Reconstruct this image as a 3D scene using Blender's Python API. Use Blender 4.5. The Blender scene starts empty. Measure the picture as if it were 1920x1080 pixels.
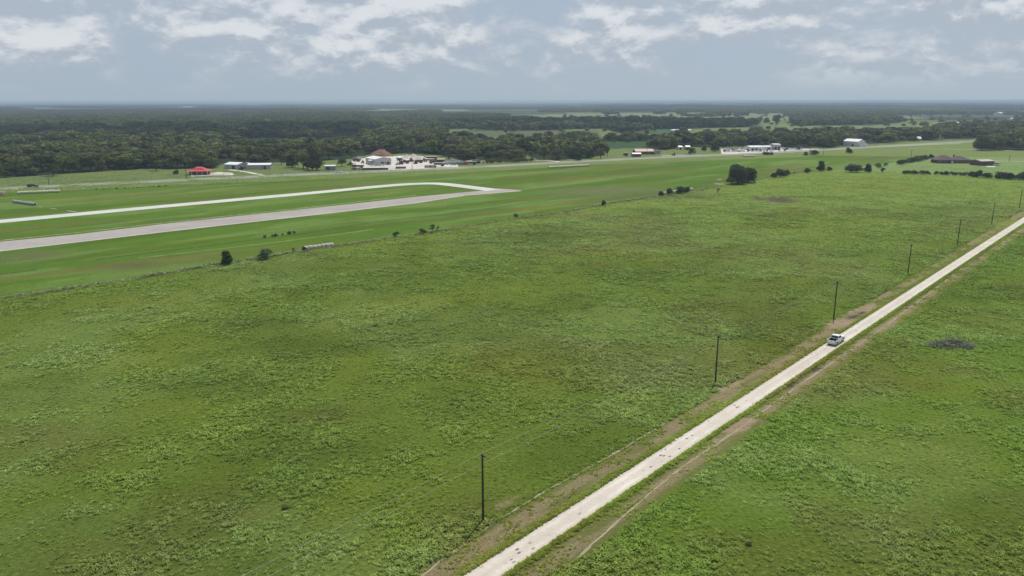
import bpy, math, random
import numpy as np
from mathutils import Matrix, Vector, Euler

rnd = random.Random(7)
rng = np.random.default_rng(11)
R = math.radians
scene = bpy.context.scene
COL = scene.collection

# ------------------------------------------------------------------ camera
FPX, YH, CAMH = 1400.0, 190.0, 52.0
PITCH = math.atan((540 - YH) / FPX)
cam_data = bpy.data.cameras.new("camera")
cam_data.sensor_width = 36.0
cam_data.lens = 36.0 * FPX / 1920.0
cam_data.clip_start = 0.5
cam_data.clip_end = 90000
cam = bpy.data.objects.new("camera", cam_data)
COL.objects.link(cam)
CAMM = Matrix.Translation((0, 0, CAMH)) @ Euler((math.pi / 2 - PITCH, 0, 0)).to_matrix().to_4x4() @ Matrix.Rotation(-0.0021, 4, 'Z')
cam.matrix_world = CAMM
scene.camera = cam
CR = np.array(CAMM.to_3x3())

# ------------------------------------------------------------------ world, sun, exposure
SUN_EL, SUN_AZ = R(62), R(24)          # azimuth measured from +Y (ahead) towards +X
scene.view_settings.view_transform = 'Standard'
scene.view_settings.look = 'None'
scene.view_settings.gamma = 1
scene.view_settings.exposure = 0.0

class NT:
    """small helper for node trees"""
    def __init__(s, tree):
        s.t = tree; s.n = tree.nodes; s.l = tree.links
    def add(s, typ, **kw):
        n = s.n.new(typ)
        for k, v in kw.items():
            setattr(n, k, v)
        return n
    def put(s, sock, v):
        if isinstance(v, bpy.types.NodeSocket):
            s.l.new(v, sock)
        elif v is not None:
            try:
                sock.default_value = v
            except Exception:
                sock.default_value = (v[0], v[1], v[2], 1) if hasattr(v, '__len__') and len(v) == 3 else v
    def math(s, op, a, b=None, c=None, clamp=False):
        n = s.add('ShaderNodeMath', operation=op, use_clamp=clamp)
        s.put(n.inputs[0], a)
        if b is not None: s.put(n.inputs[1], b)
        if c is not None: s.put(n.inputs[2], c)
        return n.outputs[0]
    def vmath(s, op, a, b=None):
        n = s.add('ShaderNodeVectorMath', operation=op)
        s.put(n.inputs[0], a)
        if b is not None: s.put(n.inputs[1], b)
        return n.outputs[0]
    def scale(s, a, v):
        n = s.add('ShaderNodeMapping')
        s.put(n.inputs[0], a); n.inputs['Scale'].default_value = v
        return n.outputs[0]
    def noise(s, vec, scale, detail=4, rough=0.55, dist=0.0):
        n = s.add('ShaderNodeTexNoise')
        s.put(n.inputs['Vector'], vec)
        n.inputs['Scale'].default_value = scale; n.inputs['Detail'].default_value = detail
        n.inputs['Roughness'].default_value = rough; n.inputs['Distortion'].default_value = dist
        return n.outputs[0]
    def ramp(s, v, a, b, smooth=False):
        n = s.add('ShaderNodeMapRange', clamp=True)
        if smooth: n.interpolation_type = 'SMOOTHSTEP'
        s.put(n.inputs[0], v); n.inputs[1].default_value = a; n.inputs[2].default_value = b
        return n.outputs[0]
    def mix(s, f, a, b, mode='MIX'):
        n = s.add('ShaderNodeMix', data_type='RGBA', blend_type=mode)
        s.put(n.inputs[0], f); s.put(n.inputs[6], a); s.put(n.inputs[7], b)
        return n.outputs[2]

world = bpy.data.worlds.new("World")
scene.world = world
world.use_nodes = True
w = NT(world.node_tree)
w.n.clear()
sky = w.add('ShaderNodeTexSky', sky_type='NISHITA')
sky.sun_disc = False
sky.sun_elevation = SUN_EL
sky.sun_rotation = SUN_AZ
sky.air_density = 1.3; sky.dust_density = 2.5; sky.ozone_density = 1.5
tc = w.add('ShaderNodeTexCoord')
sep = w.add('ShaderNodeSeparateXYZ'); w.l.new(tc.outputs['Generated'], sep.inputs[0])
z = sep.outputs[2]
stretch = w.scale(tc.outputs['Generated'], (1, 1, 2.1))
up = w.vmath('ADD', stretch, (0, 0, 0.028))
warp = w.noise(stretch, 5, 2)
def cl(vec):
    return w.noise(vec, 8.5, 10, 0.60, 0.15)
c1 = cl(stretch); c2 = cl(up)
big = w.noise(w.vmath('ADD', stretch, (3.1, 0.4, 0.0)), 3.2, 2, 0.5)
hi = w.ramp(z, 0.035, 0.12, True)
dens = w.math('ADD', w.math('ADD', c1, w.math('MULTIPLY', big, 0.35)), w.math('MULTIPLY', hi, 0.10))
mask = w.ramp(dens, 0.46, 0.80, True)
# clouds only begin a little above the horizon haze
mask = w.math('MULTIPLY', mask, w.ramp(z, 0.004, 0.06, True))
lit = w.ramp(w.math('SUBTRACT', c1, c2), -0.07, 0.09, True)
puffs = w.math('MULTIPLY', lit, w.ramp(dens, 0.56, 0.84, True))
hazecol = w.mix(w.ramp(z, 0.0, 0.13), (0.400, 0.490, 0.570), (0.395, 0.490, 0.610))
east = w.ramp(sep.outputs[0], -0.5, 0.6)
hazecol = w.mix(w.math('MULTIPLY', east, 0.45), hazecol, (0.46, 0.555, 0.63))
blue = w.mix(w.ramp(z, 0.02, 0.5), hazecol, (0.30, 0.42, 0.66))
cloudc = w.mix(puffs, (0.425, 0.492, 0.578), (0.720, 0.755, 0.800))
layer = w.mix(mask, blue, cloudc)
bg1 = w.add('ShaderNodeBackground'); w.l.new(sky.outputs[0], bg1.inputs[0]); bg1.inputs[1].default_value = 0.08
bg2 = w.add('ShaderNodeBackground'); w.l.new(layer, bg2.inputs[0]); bg2.inputs[1].default_value = 1.0
mx = w.add('ShaderNodeMixShader')
# broken hazy cloud sheet: hides nearly all of the clear sky low down, less overhead
w.l.new(w.math('SUBTRACT', 0.94, w.math('MULTIPLY', w.ramp(z, 0.12, 0.6, True), 0.35)), mx.inputs[0])
w.l.new(bg1.outputs[0], mx.inputs[1]); w.l.new(bg2.outputs[0], mx.inputs[2])
wo = w.add('ShaderNodeOutputWorld'); w.l.new(mx.outputs[0], wo.inputs[0])

sun_d = bpy.data.lights.new("sun", 'SUN')
sun_d.energy = 3.6
sun_d.angle = R(0.6)
sun_d.color = (1.0, 0.955, 0.88)
sun = bpy.data.objects.new("sun", sun_d)
COL.objects.link(sun)
SUNV = Vector((math.sin(SUN_AZ) * math.cos(SUN_EL), math.cos(SUN_AZ) * math.cos(SUN_EL), math.sin(SUN_EL)))
sun.rotation_euler = SUNV.to_track_quat('Z', 'Y').to_euler()
sun.location = (0, 0, 300)
scene.cycles.max_bounces = 5
scene.cycles.diffuse_bounces = 2
scene.cycles.volume_bounces = 0
scene.cycles.transparent_max_bounces = 6

# ------------------------------------------------------------------ ground maths
def G(px, py):
    """ground point (z=0) seen at a pixel of the 1920x1080 photograph"""
    d = CR @ np.array([(px - 960) / FPX, (540 - py) / FPX, -1.0])
    t = -CAMH / d[2]
    return float(d[0] * t), float(d[1] * t)
def proj(x, y, z=0.0):
    p = np.stack([np.asarray(x, float), np.asarray(y, float), np.asarray(z, float) + np.zeros_like(np.asarray(x, float)) - CAMH], -1)
    c = p @ CR
    dz = np.maximum(-c[..., 2], 1e-3)
    return 960 + FPX * c[..., 0] / dz, 540 - FPX * c[..., 1] / dz
def inpoly(px, py, poly):
    px = np.asarray(px); py = np.asarray(py)
    ins = np.zeros(px.shape, bool)
    n = len(poly)
    for i in range(n):
        x1, y1 = poly[i]; x2, y2 = poly[(i + 1) % n]
        if y1 == y2: continue
        c = ((y1 > py) != (y2 > py)) & (px < (x2 - x1) * (py - y1) / (y2 - y1) + x1)
        ins ^= c
    return ins
_T = rng.random((256, 256))
def vnoise(x, y):
    xi = np.floor(x).astype(int); yi = np.floor(y).astype(int)
    fx = x - xi; fy = y - yi
    fx = fx * fx * (3 - 2 * fx); fy = fy * fy * (3 - 2 * fy)
    a = _T[xi & 255, yi & 255]; b = _T[(xi + 1) & 255, yi & 255]
    c = _T[xi & 255, (yi + 1) & 255]; d = _T[(xi + 1) & 255, (yi + 1) & 255]
    return (a * (1 - fx) + b * fx) * (1 - fy) + (c * (1 - fx) + d * fx) * fy
def fbm(x, y, s, o=4):
    t = 0; a = 1; n = 0
    x = np.asarray(x, float) / s; y = np.asarray(y, float) / s
    for k in range(o):
        t = t + a * vnoise(x + 17.3 * k, y + 9.1 * k); n += a; a *= 0.55; x = x * 2.03; y = y * 2.03
    return t / n
def sm(x, a, b):
    t = np.clip((np.asarray(x, float) - a) / (b - a), 0, 1)
    return t * t * (3 - 2 * t)
def zg(x, y):
    """terrain height: level near, rolling far away"""
    x = np.asarray(x, float); y = np.asarray(y, float)
    r = np.hypot(x, y)
    h = (fbm(x, y, 1500, 4) - 0.42) * 22 * sm(r, 2300, 7000)
    h = h + (fbm(x + 900, y, 5200, 3) - 0.35) * 26 * sm(r, 9000, 22000)
    return np.maximum(h, -3.0 * sm(r, 2300, 4000))

# gravel road centre line, fitted through the middle of its edges
RP = [((871, 1080), (953, 1080)), ((1080, 944), (1137, 943)), ((1260, 828), (1304, 828)), ((1347, 775), (1390, 775)),
      ((1551, 645), (1582, 645)), ((1709, 541), (1735, 541)), ((1839, 457), (1866, 457)), ((1911, 412), (1929, 412))]
RC = []
for a, b in RP:
    A = G(*a); B = G(*b); RC.append(((A[0] + B[0]) / 2, (A[1] + B[1]) / 2))
rc = np.array(RC)
RQ = np.polyfit(rc[:, 1], rc[:, 0], 2)
k_ = float(np.polyfit(rc[:, 1], rc[:, 0], 1)[0]); RCOS = 1 / math.hypot(k_, 1.0)
rdir = np.array([k_, 1.0]) * RCOS
def _rx(y):
    y = np.asarray(y, float); yc = np.clip(y, 60, 420)
    return np.polyval(RQ, yc) + (2 * RQ[0] * yc + RQ[1]) * (y - yc)
def road_sd(x, y):
    """distance along and to the right of the gravel road"""
    y = np.asarray(y, float)
    return y / RCOS, (np.asarray(x) - _rx(y)) * RCOS
def road_pt(s, d):
    y = s * RCOS
    return (float(_rx(y)) + d / RCOS, y)
print("road fit residual", [round(float(road_sd(*p)[1]), 2) for p in RC])

# ------------------------------------------------------------------ object helpers
def tag(o, label=None, cat=None, group=None, kind=None):
    if label: o["label"] = label
    if cat: o["category"] = cat
    if group: o["group"] = group
    if kind: o["kind"] = kind
    return o
def link(o, parent=None):
    COL.objects.link(o)
    if parent is not None: o.parent = parent
    return o
def empty(name, loc=(0, 0, 0), rz=0.0, **kw):
    o = bpy.data.objects.new(name, None)
    o.location = loc; o.rotation_euler = (0, 0, rz); o.empty_display_size = 0.5
    link(o); tag(o, **kw)
    return o
class MB:
    """mesh collector"""
    def __init__(s): s.v = []; s.f = []
    def add(s, vs, fs):
        b = len(s.v); s.v += [tuple(map(float, p)) for p in vs]; s.f += [tuple(i + b for i in f) for f in fs]; return s
    def box(s, c, d, rz=0.0, tilt=None):
        x, y, z = d[0] / 2, d[1] / 2, d[2] / 2
        vs = [(-x, -y, -z), (x, -y, -z), (x, y, -z), (-x, y, -z), (-x, -y, z), (x, -y, z), (x, y, z), (-x, y, z)]
        m = Euler(tilt or (0, 0, rz)).to_matrix()
        vs = [m @ Vector(p) + Vector(c) for p in vs]
        return s.add(vs, [(0, 3, 2, 1), (4, 5, 6, 7), (0, 1, 5, 4), (1, 2, 6, 5), (2, 3, 7, 6), (3, 0, 4, 7)])
    def prism(s, prof, y0, y1):
        """profile in (x,z), extruded along y"""
        n = len(prof)
        vs = [(x, y0, z) for x, z in prof] + [(x, y1, z) for x, z in prof]
        fs = [tuple(range(n)), tuple(range(2 * n - 1, n - 1, -1))]
        fs += [(i, i + n, (i + 1) % n + n, (i + 1) % n) for i in range(n)]
        return s.add(vs, fs)
    def tube(s, a, b, r0, r1=None, n=8, cap=True):
        r1 = r0 if r1 is None else r1
        a = Vector(a); b = Vector(b); q = (b - a).to_track_quat('Z', 'Y').to_matrix()
        vs = []
        for p, r in ((a, r0), (b, r1)):
            for i in range(n):
                t = 2 * math.pi * i / n
                vs.append(p + q @ Vector((r * math.cos(t), r * math.sin(t), 0)))
        fs = [(i, (i + 1) % n, (i + 1) % n + n, i + n) for i in range(n)]
        if cap: fs += [tuple(range(n - 1, -1, -1)), tuple(range(n, 2 * n))]
        return s.add(vs, fs)
    def mesh(s, name, mat, smooth=False):
        me = bpy.data.meshes.new(name)
        me.from_pydata(s.v, [], s.f); me.update()
        if mat: me.materials.append(mat)
        if smooth: me.polygons.foreach_set('use_smooth', [True] * len(me.polygons))
        return me
    def build(s, name, mat, parent=None, loc=None, smooth=False, bevel=0.0):
        o = bpy.data.objects.new(name, s.mesh(name, mat, smooth))
        link(o, parent)
        if loc is not None: o.location = loc
        if bevel:
            b = o.modifiers.new("bevel", 'BEVEL'); b.width = bevel; b.segments = 2; b.limit_method = 'ANGLE'; b.angle_limit = R(35)
        return o
def np_mesh(name, V, F, mat):
    """quads or tris from numpy arrays"""
    me = bpy.data.meshes.new(name)
    n = F.shape[1]
    me.vertices.add(len(V)); me.vertices.foreach_set('co', np.ascontiguousarray(V, np.float32).ravel())
    me.loops.add(F.size); me.loops.foreach_set('vertex_index', np.ascontiguousarray(F, np.int32).ravel())
    me.polygons.add(len(F)); me.polygons.foreach_set('loop_start', np.arange(0, F.size, n, dtype=np.int32))
    me.polygons.foreach_set('loop_total', np.full(len(F), n, np.int32))
    me.update(calc_edges=True)
    if mat: me.materials.append(mat)
    return me
def copy_tree(o, parent=None):
    c = o.copy(); COL.objects.link(c); c.parent = parent
    for ch in list(o.children): copy_tree(ch, c)
    return c

# ------------------------------------------------------------------ materials
def principled(name, rough=0.8, spec=0.3, metal=0.0):
    m = bpy.data.materials.new(name); m.use_nodes = True
    t = NT(m.node_tree); b = t.n['Principled BSDF']
    b.inputs['Roughness'].default_value = rough
    b.inputs['Specular IOR Level'].default_value = spec
    b.inputs['Metallic'].default_value = metal
    return m, t, b
def paint(name, col, rough=0.6, var=0.15, scale=1.5, metal=0.0, spec=0.4, dirt=(0.18, 0.15, 0.11), bump=0.0):
    """painted or weathered surface with some uneven dirt"""
    m, t, b = principled(name, rough, spec, metal)
    g = t.add('ShaderNodeTexCoord').outputs['Object']
    n = t.noise(g, scale, 5, 0.6)
    n2 = t.noise(g, scale * 7, 3, 0.6)
    c = t.mix(t.math('MULTIPLY', t.ramp(n, 0.35, 0.8), var), (*col, 1), (*dirt, 1))
    c = t.mix(t.math('MULTIPLY', t.ramp(n2, 0.3, 0.8), var * 0.7), c, tuple(x * 0.7 for x in col) + (1,))
    t.l.new(c, b.inputs['Base Color'])
    if bump:
        bp = t.add('ShaderNodeBump'); bp.inputs['Strength'].default_value = bump; bp.inputs['Distance'].default_value = 0.05
        t.l.new(n2, bp.inputs['Height']); t.l.new(bp.outputs[0], b.inputs['Normal'])
    return m
def ribbed(name, col, pitch=0.3, axis=0, rough=0.45, metal=0.0, var=0.15):
    """ribbed metal sheet"""
    m = paint(name, col, rough, var, 0.5, metal)
    t = NT(m.node_tree); b = t.n['Principled BSDF']
    g = t.add('ShaderNodeTexCoord').outputs['Object']
    wv = t.add('ShaderNodeTexWave', wave_type='BANDS', bands_direction='XYZ'[axis])
    wv.inputs['Scale'].default_value = 1 / pitch / 3.2
    t.l.new(g, wv.inputs['Vector'])
    bp = t.add('ShaderNodeBump'); bp.inputs['Strength'].default_value = 0.5; bp.inputs['Distance'].default_value = 0.04
    t.l.new(wv.outputs[1], bp.inputs['Height']); t.l.new(bp.outputs[0], b.inputs['Normal'])
    return m
def glass(name, col=(0.012, 0.014, 0.018)):
    m, t, b = principled(name, 0.08, 0.6)
    g = t.add('ShaderNodeTexCoord').outputs['Object']
    c = t.mix(t.noise(g, 3, 2), (*col, 1), tuple(x * 2 for x in col) + (1,))
    t.l.new(c, b.inputs['Base Color'])
    return m
def foliage(name, dark, light, scale=0.35, transl=0.25, rnd_amt=0.6):
    m, t, b = principled(name, 0.75, 0.15)
    g = t.add('ShaderNodeNewGeometry').outputs['Position']
    oi = t.add('ShaderNodeObjectInfo')
    n = t.noise(g, scale, 4, 0.6)
    n2 = t.noise(g, 2.5, 2, 0.6)
    f = t.math('ADD', t.math('MULTIPLY', t.ramp(n, 0.3, 0.72), 0.45), t.math('MULTIPLY', oi.outputs['Random'], rnd_amt), clamp=True)
    f = t.math('ADD', f, t.math('MULTIPLY', t.math('SUBTRACT', n2, 0.5), 0.5), clamp=True)
    c = t.mix(f, (*dark, 1), (*light, 1))
    hs = t.add('ShaderNodeHueSaturation')
    wn = t.add('ShaderNodeTexWhiteNoise', noise_dimensions='1D'); t.l.new(oi.outputs['Random'], wn.inputs['W'])
    t.l.new(t.math('MULTIPLY_ADD', wn.outputs[0], 0.05, 0.472), hs.inputs['Hue'])
    t.l.new(t.math('MULTIPLY_ADD', wn.outputs[0], 0.35, 0.8), hs.inputs['Saturation'])
    t.l.new(c, hs.inputs['Color']); c = hs.outputs[0]
    t.l.new(c, b.inputs['Base Color'])
    tr = t.add('ShaderNodeBsdfTranslucent'); t.l.new(c, tr.inputs[0])
    ms = t.add('ShaderNodeMixShader'); ms.inputs[0].default_value = transl
    t.l.new(b.outputs[0], ms.inputs[1]); t.l.new(tr.outputs[0], ms.inputs[2])
    t.l.new(ms.outputs[0], t.n['Material Output'].inputs[0])
    return m

# grass colour shared by the ground sheet and the weeds standing on it: painted field colour x world-space mottling
def grass_group():
    gt = bpy.data.node_groups.new("grass_mottle", 'ShaderNodeTree')
    gt.interface.new_socket("Color", in_out='INPUT', socket_type='NodeSocketColor')
    gt.interface.new_socket("Color", in_out='OUTPUT', socket_type='NodeSocketColor')
    t = NT(gt)
    gi = t.add('NodeGroupInput'); go = t.add('NodeGroupOutput')
    P = t.add('ShaderNodeNewGeometry').outputs['Position']
    n1 = t.noise(P, 0.022, 5, 0.6, 0.6)
    n2 = t.noise(P, 0.12, 5, 0.65, 0.4)
    n3 = t.noise(P, 1.5, 6, 0.75)
    c = gi.outputs[0]
    def tint(c, f, col):
        return t.mix(f, c, t.mix(1.0, c, (*col, 1), 'MULTIPLY'))
    c = tint(c, t.math('MULTIPLY', t.ramp(n1, 0.50, 0.68, True), 0.6), (1.14, 1.04, 0.80))   # yellower reaches
    c = tint(c, t.math('MULTIPLY', t.ramp(n1, 0.46, 0.32, True), 0.6), (0.92, 0.98, 0.95))   # bluer, lusher reaches
    c = tint(c, t.math('MULTIPLY', t.ramp(n2, 0.52, 0.70, True), 0.6), (1.24, 1.18, 1.20))
    c = tint(c, t.math('MULTIPLY', t.ramp(n2, 0.47, 0.30, True), 0.6), (0.76, 0.80, 0.70))
    c = tint(c, t.ramp(n3, 0.50, 0.72), (1.50, 1.38, 1.45))
    c = tint(c, t.ramp(n3, 0.50, 0.30), (0.56, 0.63, 0.52))
    t.l.new(c, go.inputs[0])
    return gt
GG = grass_group()

def ground_material():
    m, t, b = principled("field_ground", 0.95, 0.05)
    P = t.add('ShaderNodeNewGeometry').outputs['Position']
    at = t.add('ShaderNodeAttribute', attribute_name='field')
    ak = t.add('ShaderNodeAttribute', attribute_name='marks')      # R bare, G dark soil, B far-wood mottling
    ar = t.add('ShaderNodeAttribute', attribute_name='road')       # x = along, y = across
    g = t.add('ShaderNodeGroup'); g.node_tree = GG; t.l.new(at.outputs['Color'], g.inputs[0])
    c = g.outputs[0]
    sk = t.add('ShaderNodeSeparateColor'); t.l.new(ak.outputs['Color'], sk.inputs[0])
    # road verges
    sr = t.add('ShaderNodeSeparateXYZ'); t.l.new(ar.outputs['Vector'], sr.inputs[0])
    along = t.scale(ar.outputs['Vector'], (0.06, 0.45, 1))
    na = t.noise(along, 1.0, 6, 0.65, 0.5)
    nb = t.noise(P, 0.6, 6, 0.7, 0.4)
    nc = t.noise(P, 0.045, 3, 0.5)
    nf = t.noise(P, 3.0, 3, 0.7)
    d = t.math('ADD', sr.outputs[1], t.math('MULTIPLY', t.math('SUBTRACT', nb, 0.5), 2.2))
    def band(lo, hi, soft):
        return t.math('MULTIPLY', t.ramp(d, lo - soft, lo + soft, True), t.ramp(d, hi + soft, hi - soft, True))
    lft = t.math('MULTIPLY', band(-5.6, -2.9, 0.4), t.ramp(t.math('ADD', na, t.math('MULTIPLY', nc, 0.6)), 0.66, 0.84, True))
    rgt = t.math('MULTIPLY', band(3.2, 5.2, 0.4), t.ramp(t.math('ADD', na, t.math('MULTIPLY', nc, 0.6)), 0.62, 0.80, True))
    verge = t.math('MAXIMUM', lft, rgt)
    c = t.mix(t.math('MULTIPLY', t.math('MAXIMUM', band(-6.1, -1.7, 0.5), band(1.7, 6.3, 0.5)), 0.65), c,
              t.mix(nb, (0.110, 0.130, 0.034, 1), (0.225, 0.200, 0.090, 1)))
    dirtc = t.mix(nf, (0.140, 0.100, 0.052, 1), (0.43, 0.345, 0.215, 1))
    c = t.mix(t.math('MULTIPLY', verge, t.ramp(nf, 0.25, 0.6)), c, dirtc)
    rut = t.math('MAXIMUM', band(-2.7, -2.4, 0.2), band(3.6, 3.85, 0.2))
    c = t.mix(t.math('MULTIPLY', rut, t.ramp(na, 0.35, 0.6)), c, (0.33, 0.28, 0.18, 1))
    # bare and dark patches painted by hand
    nd = t.noise(P, 0.35, 6, 0.7, 0.6)
    bare = t.ramp(t.math('ADD', sk.outputs[0], t.math('MULTIPLY', t.math('SUBTRACT', nd, 0.5), 1.5)), 0.38, 0.72, True)
    c = t.mix(bare, c, t.mix(nf, (0.185, 0.130, 0.075, 1), (0.46, 0.37, 0.25, 1)))
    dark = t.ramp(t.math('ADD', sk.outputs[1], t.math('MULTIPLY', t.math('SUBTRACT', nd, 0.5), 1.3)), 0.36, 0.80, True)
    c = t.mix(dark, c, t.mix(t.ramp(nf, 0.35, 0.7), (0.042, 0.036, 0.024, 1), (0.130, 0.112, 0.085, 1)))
    # far country: woods and small clearings too distant to resolve
    fw = t.noise(t.scale(P, (0.0011, 0.0034, 0.001)), 1.0, 6, 0.6, 0.4)
    fwc = t.mix(t.ramp(fw, 0.48, 0.58, True), (0.022, 0.034, 0.018, 1), (0.105, 0.125, 0.055, 1))
    c = t.mix(sk.outputs[2], c, fwc)
    t.l.new(c, b.inputs['Base Color'])
    bn = t.noise(P, 1.6, 6, 0.76, 0.2)
    bl = t.noise(P, 0.12, 3, 0.6)
    hgt = t.math('ADD', bn, t.math('MULTIPLY', bl, 1.5))
    bp = t.add('ShaderNodeBump'); bp.inputs['Strength'].default_value = 0.9; bp.inputs['Distance'].default_value = 0.55
    t.l.new(hgt, bp.inputs['Height']); t.l.new(bp.outputs[0], b.inputs['Normal'])
    return m
M = {}
M['ground'] = ground_material()

def weed_material():
    m, t, b = principled("weed_leaf", 0.7, 0.2)
    at = t.add('ShaderNodeAttribute', attribute_name='wcol', attribute_type='INSTANCER')
    g = t.add('ShaderNodeGroup'); g.node_tree = GG; t.l.new(at.outputs['Color'], g.inputs[0])
    oi = t.add('ShaderNodeObjectInfo')
    c = t.mix(t.ramp(oi.outputs['Random'], 0, 1), t.mix(1.0, g.outputs[0], (1.58, 1.60, 1.65, 1), 'MULTIPLY'),
              t.mix(1.0, g.outputs[0], (2.75, 2.70, 3.6, 1), 'MULTIPLY'))
    t.l.new(c, b.inputs['Base Color'])
    tr = t.add('ShaderNodeBsdfTranslucent'); t.l.new(c, tr.inputs[0])
    ms = t.add('ShaderNodeMixShader'); ms.inputs[0].default_value = 0.3
    t.l.new(b.outputs[0], ms.inputs[1]); t.l.new(tr.outputs[0], ms.inputs[2])
    t.l.new(ms.outputs[0], t.n['Material Output'].inputs[0])
    return m
M['weed'] = weed_material()

def slab_material(name, a, bcol, s1=0.08, s2=0.7, streak=None, bump=0.2, patches=None):
    m, t, b = principled(name, 0.9, 0.15)
    P = t.add('ShaderNodeNewGeometry').outputs['Position']
    ar = t.add('ShaderNodeAttribute', attribute_name='uvw')
    n1 = t.noise(P, s1, 5, 0.6, 0.3); n2 = t.noise(P, s2, 5, 0.65)
    f = t.math('ADD', t.math('MULTIPLY', n1, 0.6), t.math('MULTIPLY', n2, 0.4))
    c = t.mix(t.ramp(f, 0.38, 0.62), (*a, 1), (*bcol, 1))
    if streak:
        ns = t.noise(t.scale(ar.outputs['Vector'], (0.012, 1.4, 1)), 1.0, 5, 0.6)
        c = t.mix(t.math('MULTIPLY', t.ramp(ns, 0.48, 0.70), 0.75), c, (*streak, 1))
    if patches:
        ys = t.add('ShaderNodeSeparateXYZ'); t.l.new(ar.outputs['Vector'], ys.inputs[0])
        wn = t.math('ADD', t.math('ABSOLUTE', ys.outputs[1]), t.math('MULTIPLY', t.math('SUBTRACT', n1, 0.5), 1.2))
        tr_ = t.math('MULTIPLY', t.ramp(wn, 0.45, 0.75, True), t.ramp(wn, 1.35, 1.0, True))
        c = t.mix(t.math('MULTIPLY', t.math('SUBTRACT', 1.0, tr_), 0.38), c, (0.44, 0.385, 0.31, 1))
        # tyre-worn potholes: small dark stains elongated along the track
        v = t.add('ShaderNodeTexVoronoi'); v.inputs['Scale'].default_value = 1.0
        t.l.new(t.scale(ar.outputs['Vector'], (0.62, 1.15, 1)), v.inputs['Vector'])
        sp = t.ramp(t.math('ADD', v.outputs['Distance'], t.math('MULTIPLY', t.noise(P, 2.5, 3), 0.22)), 0.34, 0.27)
        k = t.math('MULTIPLY', sp, t.ramp(t.noise(P, 0.12, 3), 0.46, 0.62))
        c = t.mix(k, c, (*patches, 1))
    t.l.new(c, b.inputs['Base Color'])
    bp = t.add('ShaderNodeBump'); bp.inputs['Strength'].default_value = bump; bp.inputs['Distance'].default_value = 0.08
    t.l.new(t.noise(P, 3, 4), bp.inputs['Height']); t.l.new(bp.outputs[0], b.inputs['Normal'])
    return m
M['gravel'] = slab_material("pale_gravel", (0.50, 0.46, 0.40), (0.66, 0.615, 0.545), 0.15, 1.6, streak=(0.46, 0.415, 0.345), patches=(0.15, 0.125, 0.11), bump=0.5)
M['runway'] = slab_material("worn_runway", (0.305, 0.275, 0.255), (0.385, 0.352, 0.33), 0.05, 0.4, streak=(0.235, 0.208, 0.195))
M['runway_edge'] = slab_material("concrete_edge", (0.40, 0.38, 0.345), (0.50, 0.475, 0.43), 0.1, 0.8)
M['taxi'] = slab_material("pale_concrete", (0.47, 0.49, 0.44), (0.58, 0.59, 0.535), 0.05, 0.5, streak=(0.44, 0.45, 0.40))
M['asphalt'] = slab_material("grey_asphalt", (0.22, 0.225, 0.205), (0.29, 0.295, 0.265), 0.05, 0.4, streak=(0.18, 0.185, 0.17))
M['shoulder'] = slab_material("gravel_shoulder", (0.25, 0.25, 0.19), (0.33, 0.33, 0.26), 0.05, 0.4)
M['yard'] = slab_material("caliche_yard", (0.48, 0.44, 0.40), (0.66, 0.62, 0.57), 0.05, 0.3, streak=(0.40, 0.35, 0.30))
M['ditch'] = slab_material("rank_ditch_grass", (0.030, 0.052, 0.014), (0.060, 0.095, 0.026), 0.1, 0.8, bump=0.8)
M['dirtlane'] = slab_material("dirt_lane", (0.24, 0.21, 0.13), (0.36, 0.32, 0.22), 0.1, 0.8)
M['lush'] = slab_material("lush_strip", (0.10, 0.16, 0.03), (0.17, 0.23, 0.06), 0.1, 0.8)
M['yellow'] = paint("yellow_marking", (0.55, 0.40, 0.06))
M['whitepaint'] = paint("white_marking", (0.7, 0.7, 0.68))
M['oak'] = foliage("oak_leaves", (0.050, 0.072, 0.017), (0.165, 0.190, 0.045))
M['wood_far'] = foliage("far_leaves", (0.042, 0.062, 0.018), (0.165, 0.185, 0.050), rnd_amt=0.75)
M['dark_leaf'] = foliage("dark_leaves", (0.028, 0.048, 0.017), (0.098, 0.128, 0.045), rnd_amt=0.4)
M['light_leaf'] = foliage("light_leaves", (0.075, 0.110, 0.028), (0.165, 0.200, 0.060))
M['grey_leaf'] = foliage("greyish_leaves", (0.050, 0.068, 0.032), (0.105, 0.130, 0.065))
M['brush_leaf'] = foliage('brush_leaves', (0.17, 0.19, 0.12), (0.36, 0.37, 0.25))
M['bark'] = paint("bark", (0.085, 0.068, 0.050), 0.95, 0.5, 3, bump=0.6)
M['polewood'] = paint("weathered_pole_wood", (0.045, 0.035, 0.027), 0.95, 0.4, 3, bump=0.5, dirt=(0.09, 0.075, 0.06))
M['wire'] = paint("aluminium_wire", (0.50, 0.52, 0.50), 0.6, 0.1, 1)
M['post'] = paint("fence_post_wood", (0.10, 0.085, 0.065), 0.95, 0.4, 3)
M['bale'] = paint("weathered_bale", (0.52, 0.50, 0.43), 0.95, 0.7, 0.9, dirt=(0.24, 0.22, 0.17), bump=0.8)
M['bale_pale'] = paint("pale_bale", (0.66, 0.62, 0.47), 0.95, 0.4, 0.9, dirt=(0.38, 0.34, 0.24), bump=0.8)
M['bale_grey'] = paint("grey_bale", (0.40, 0.43, 0.39), 0.95, 0.7, 0.9, dirt=(0.18, 0.19, 0.16), bump=0.8)
M['bale_end'] = paint("cut_hay_end", (0.085, 0.075, 0.055), 0.95, 0.5, 3)
M['white'] = paint("white_paint", (0.80, 0.80, 0.78), 0.35, 0.08, 1.5, spec=0.5)
M['car_white'] = paint("car_white", (0.80, 0.81, 0.80), 0.25, 0.04, 1.5, spec=0.6)
M['car_silver'] = paint("car_silver", (0.42, 0.43, 0.44), 0.3, 0.06, 1.5, spec=0.6)
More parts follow.
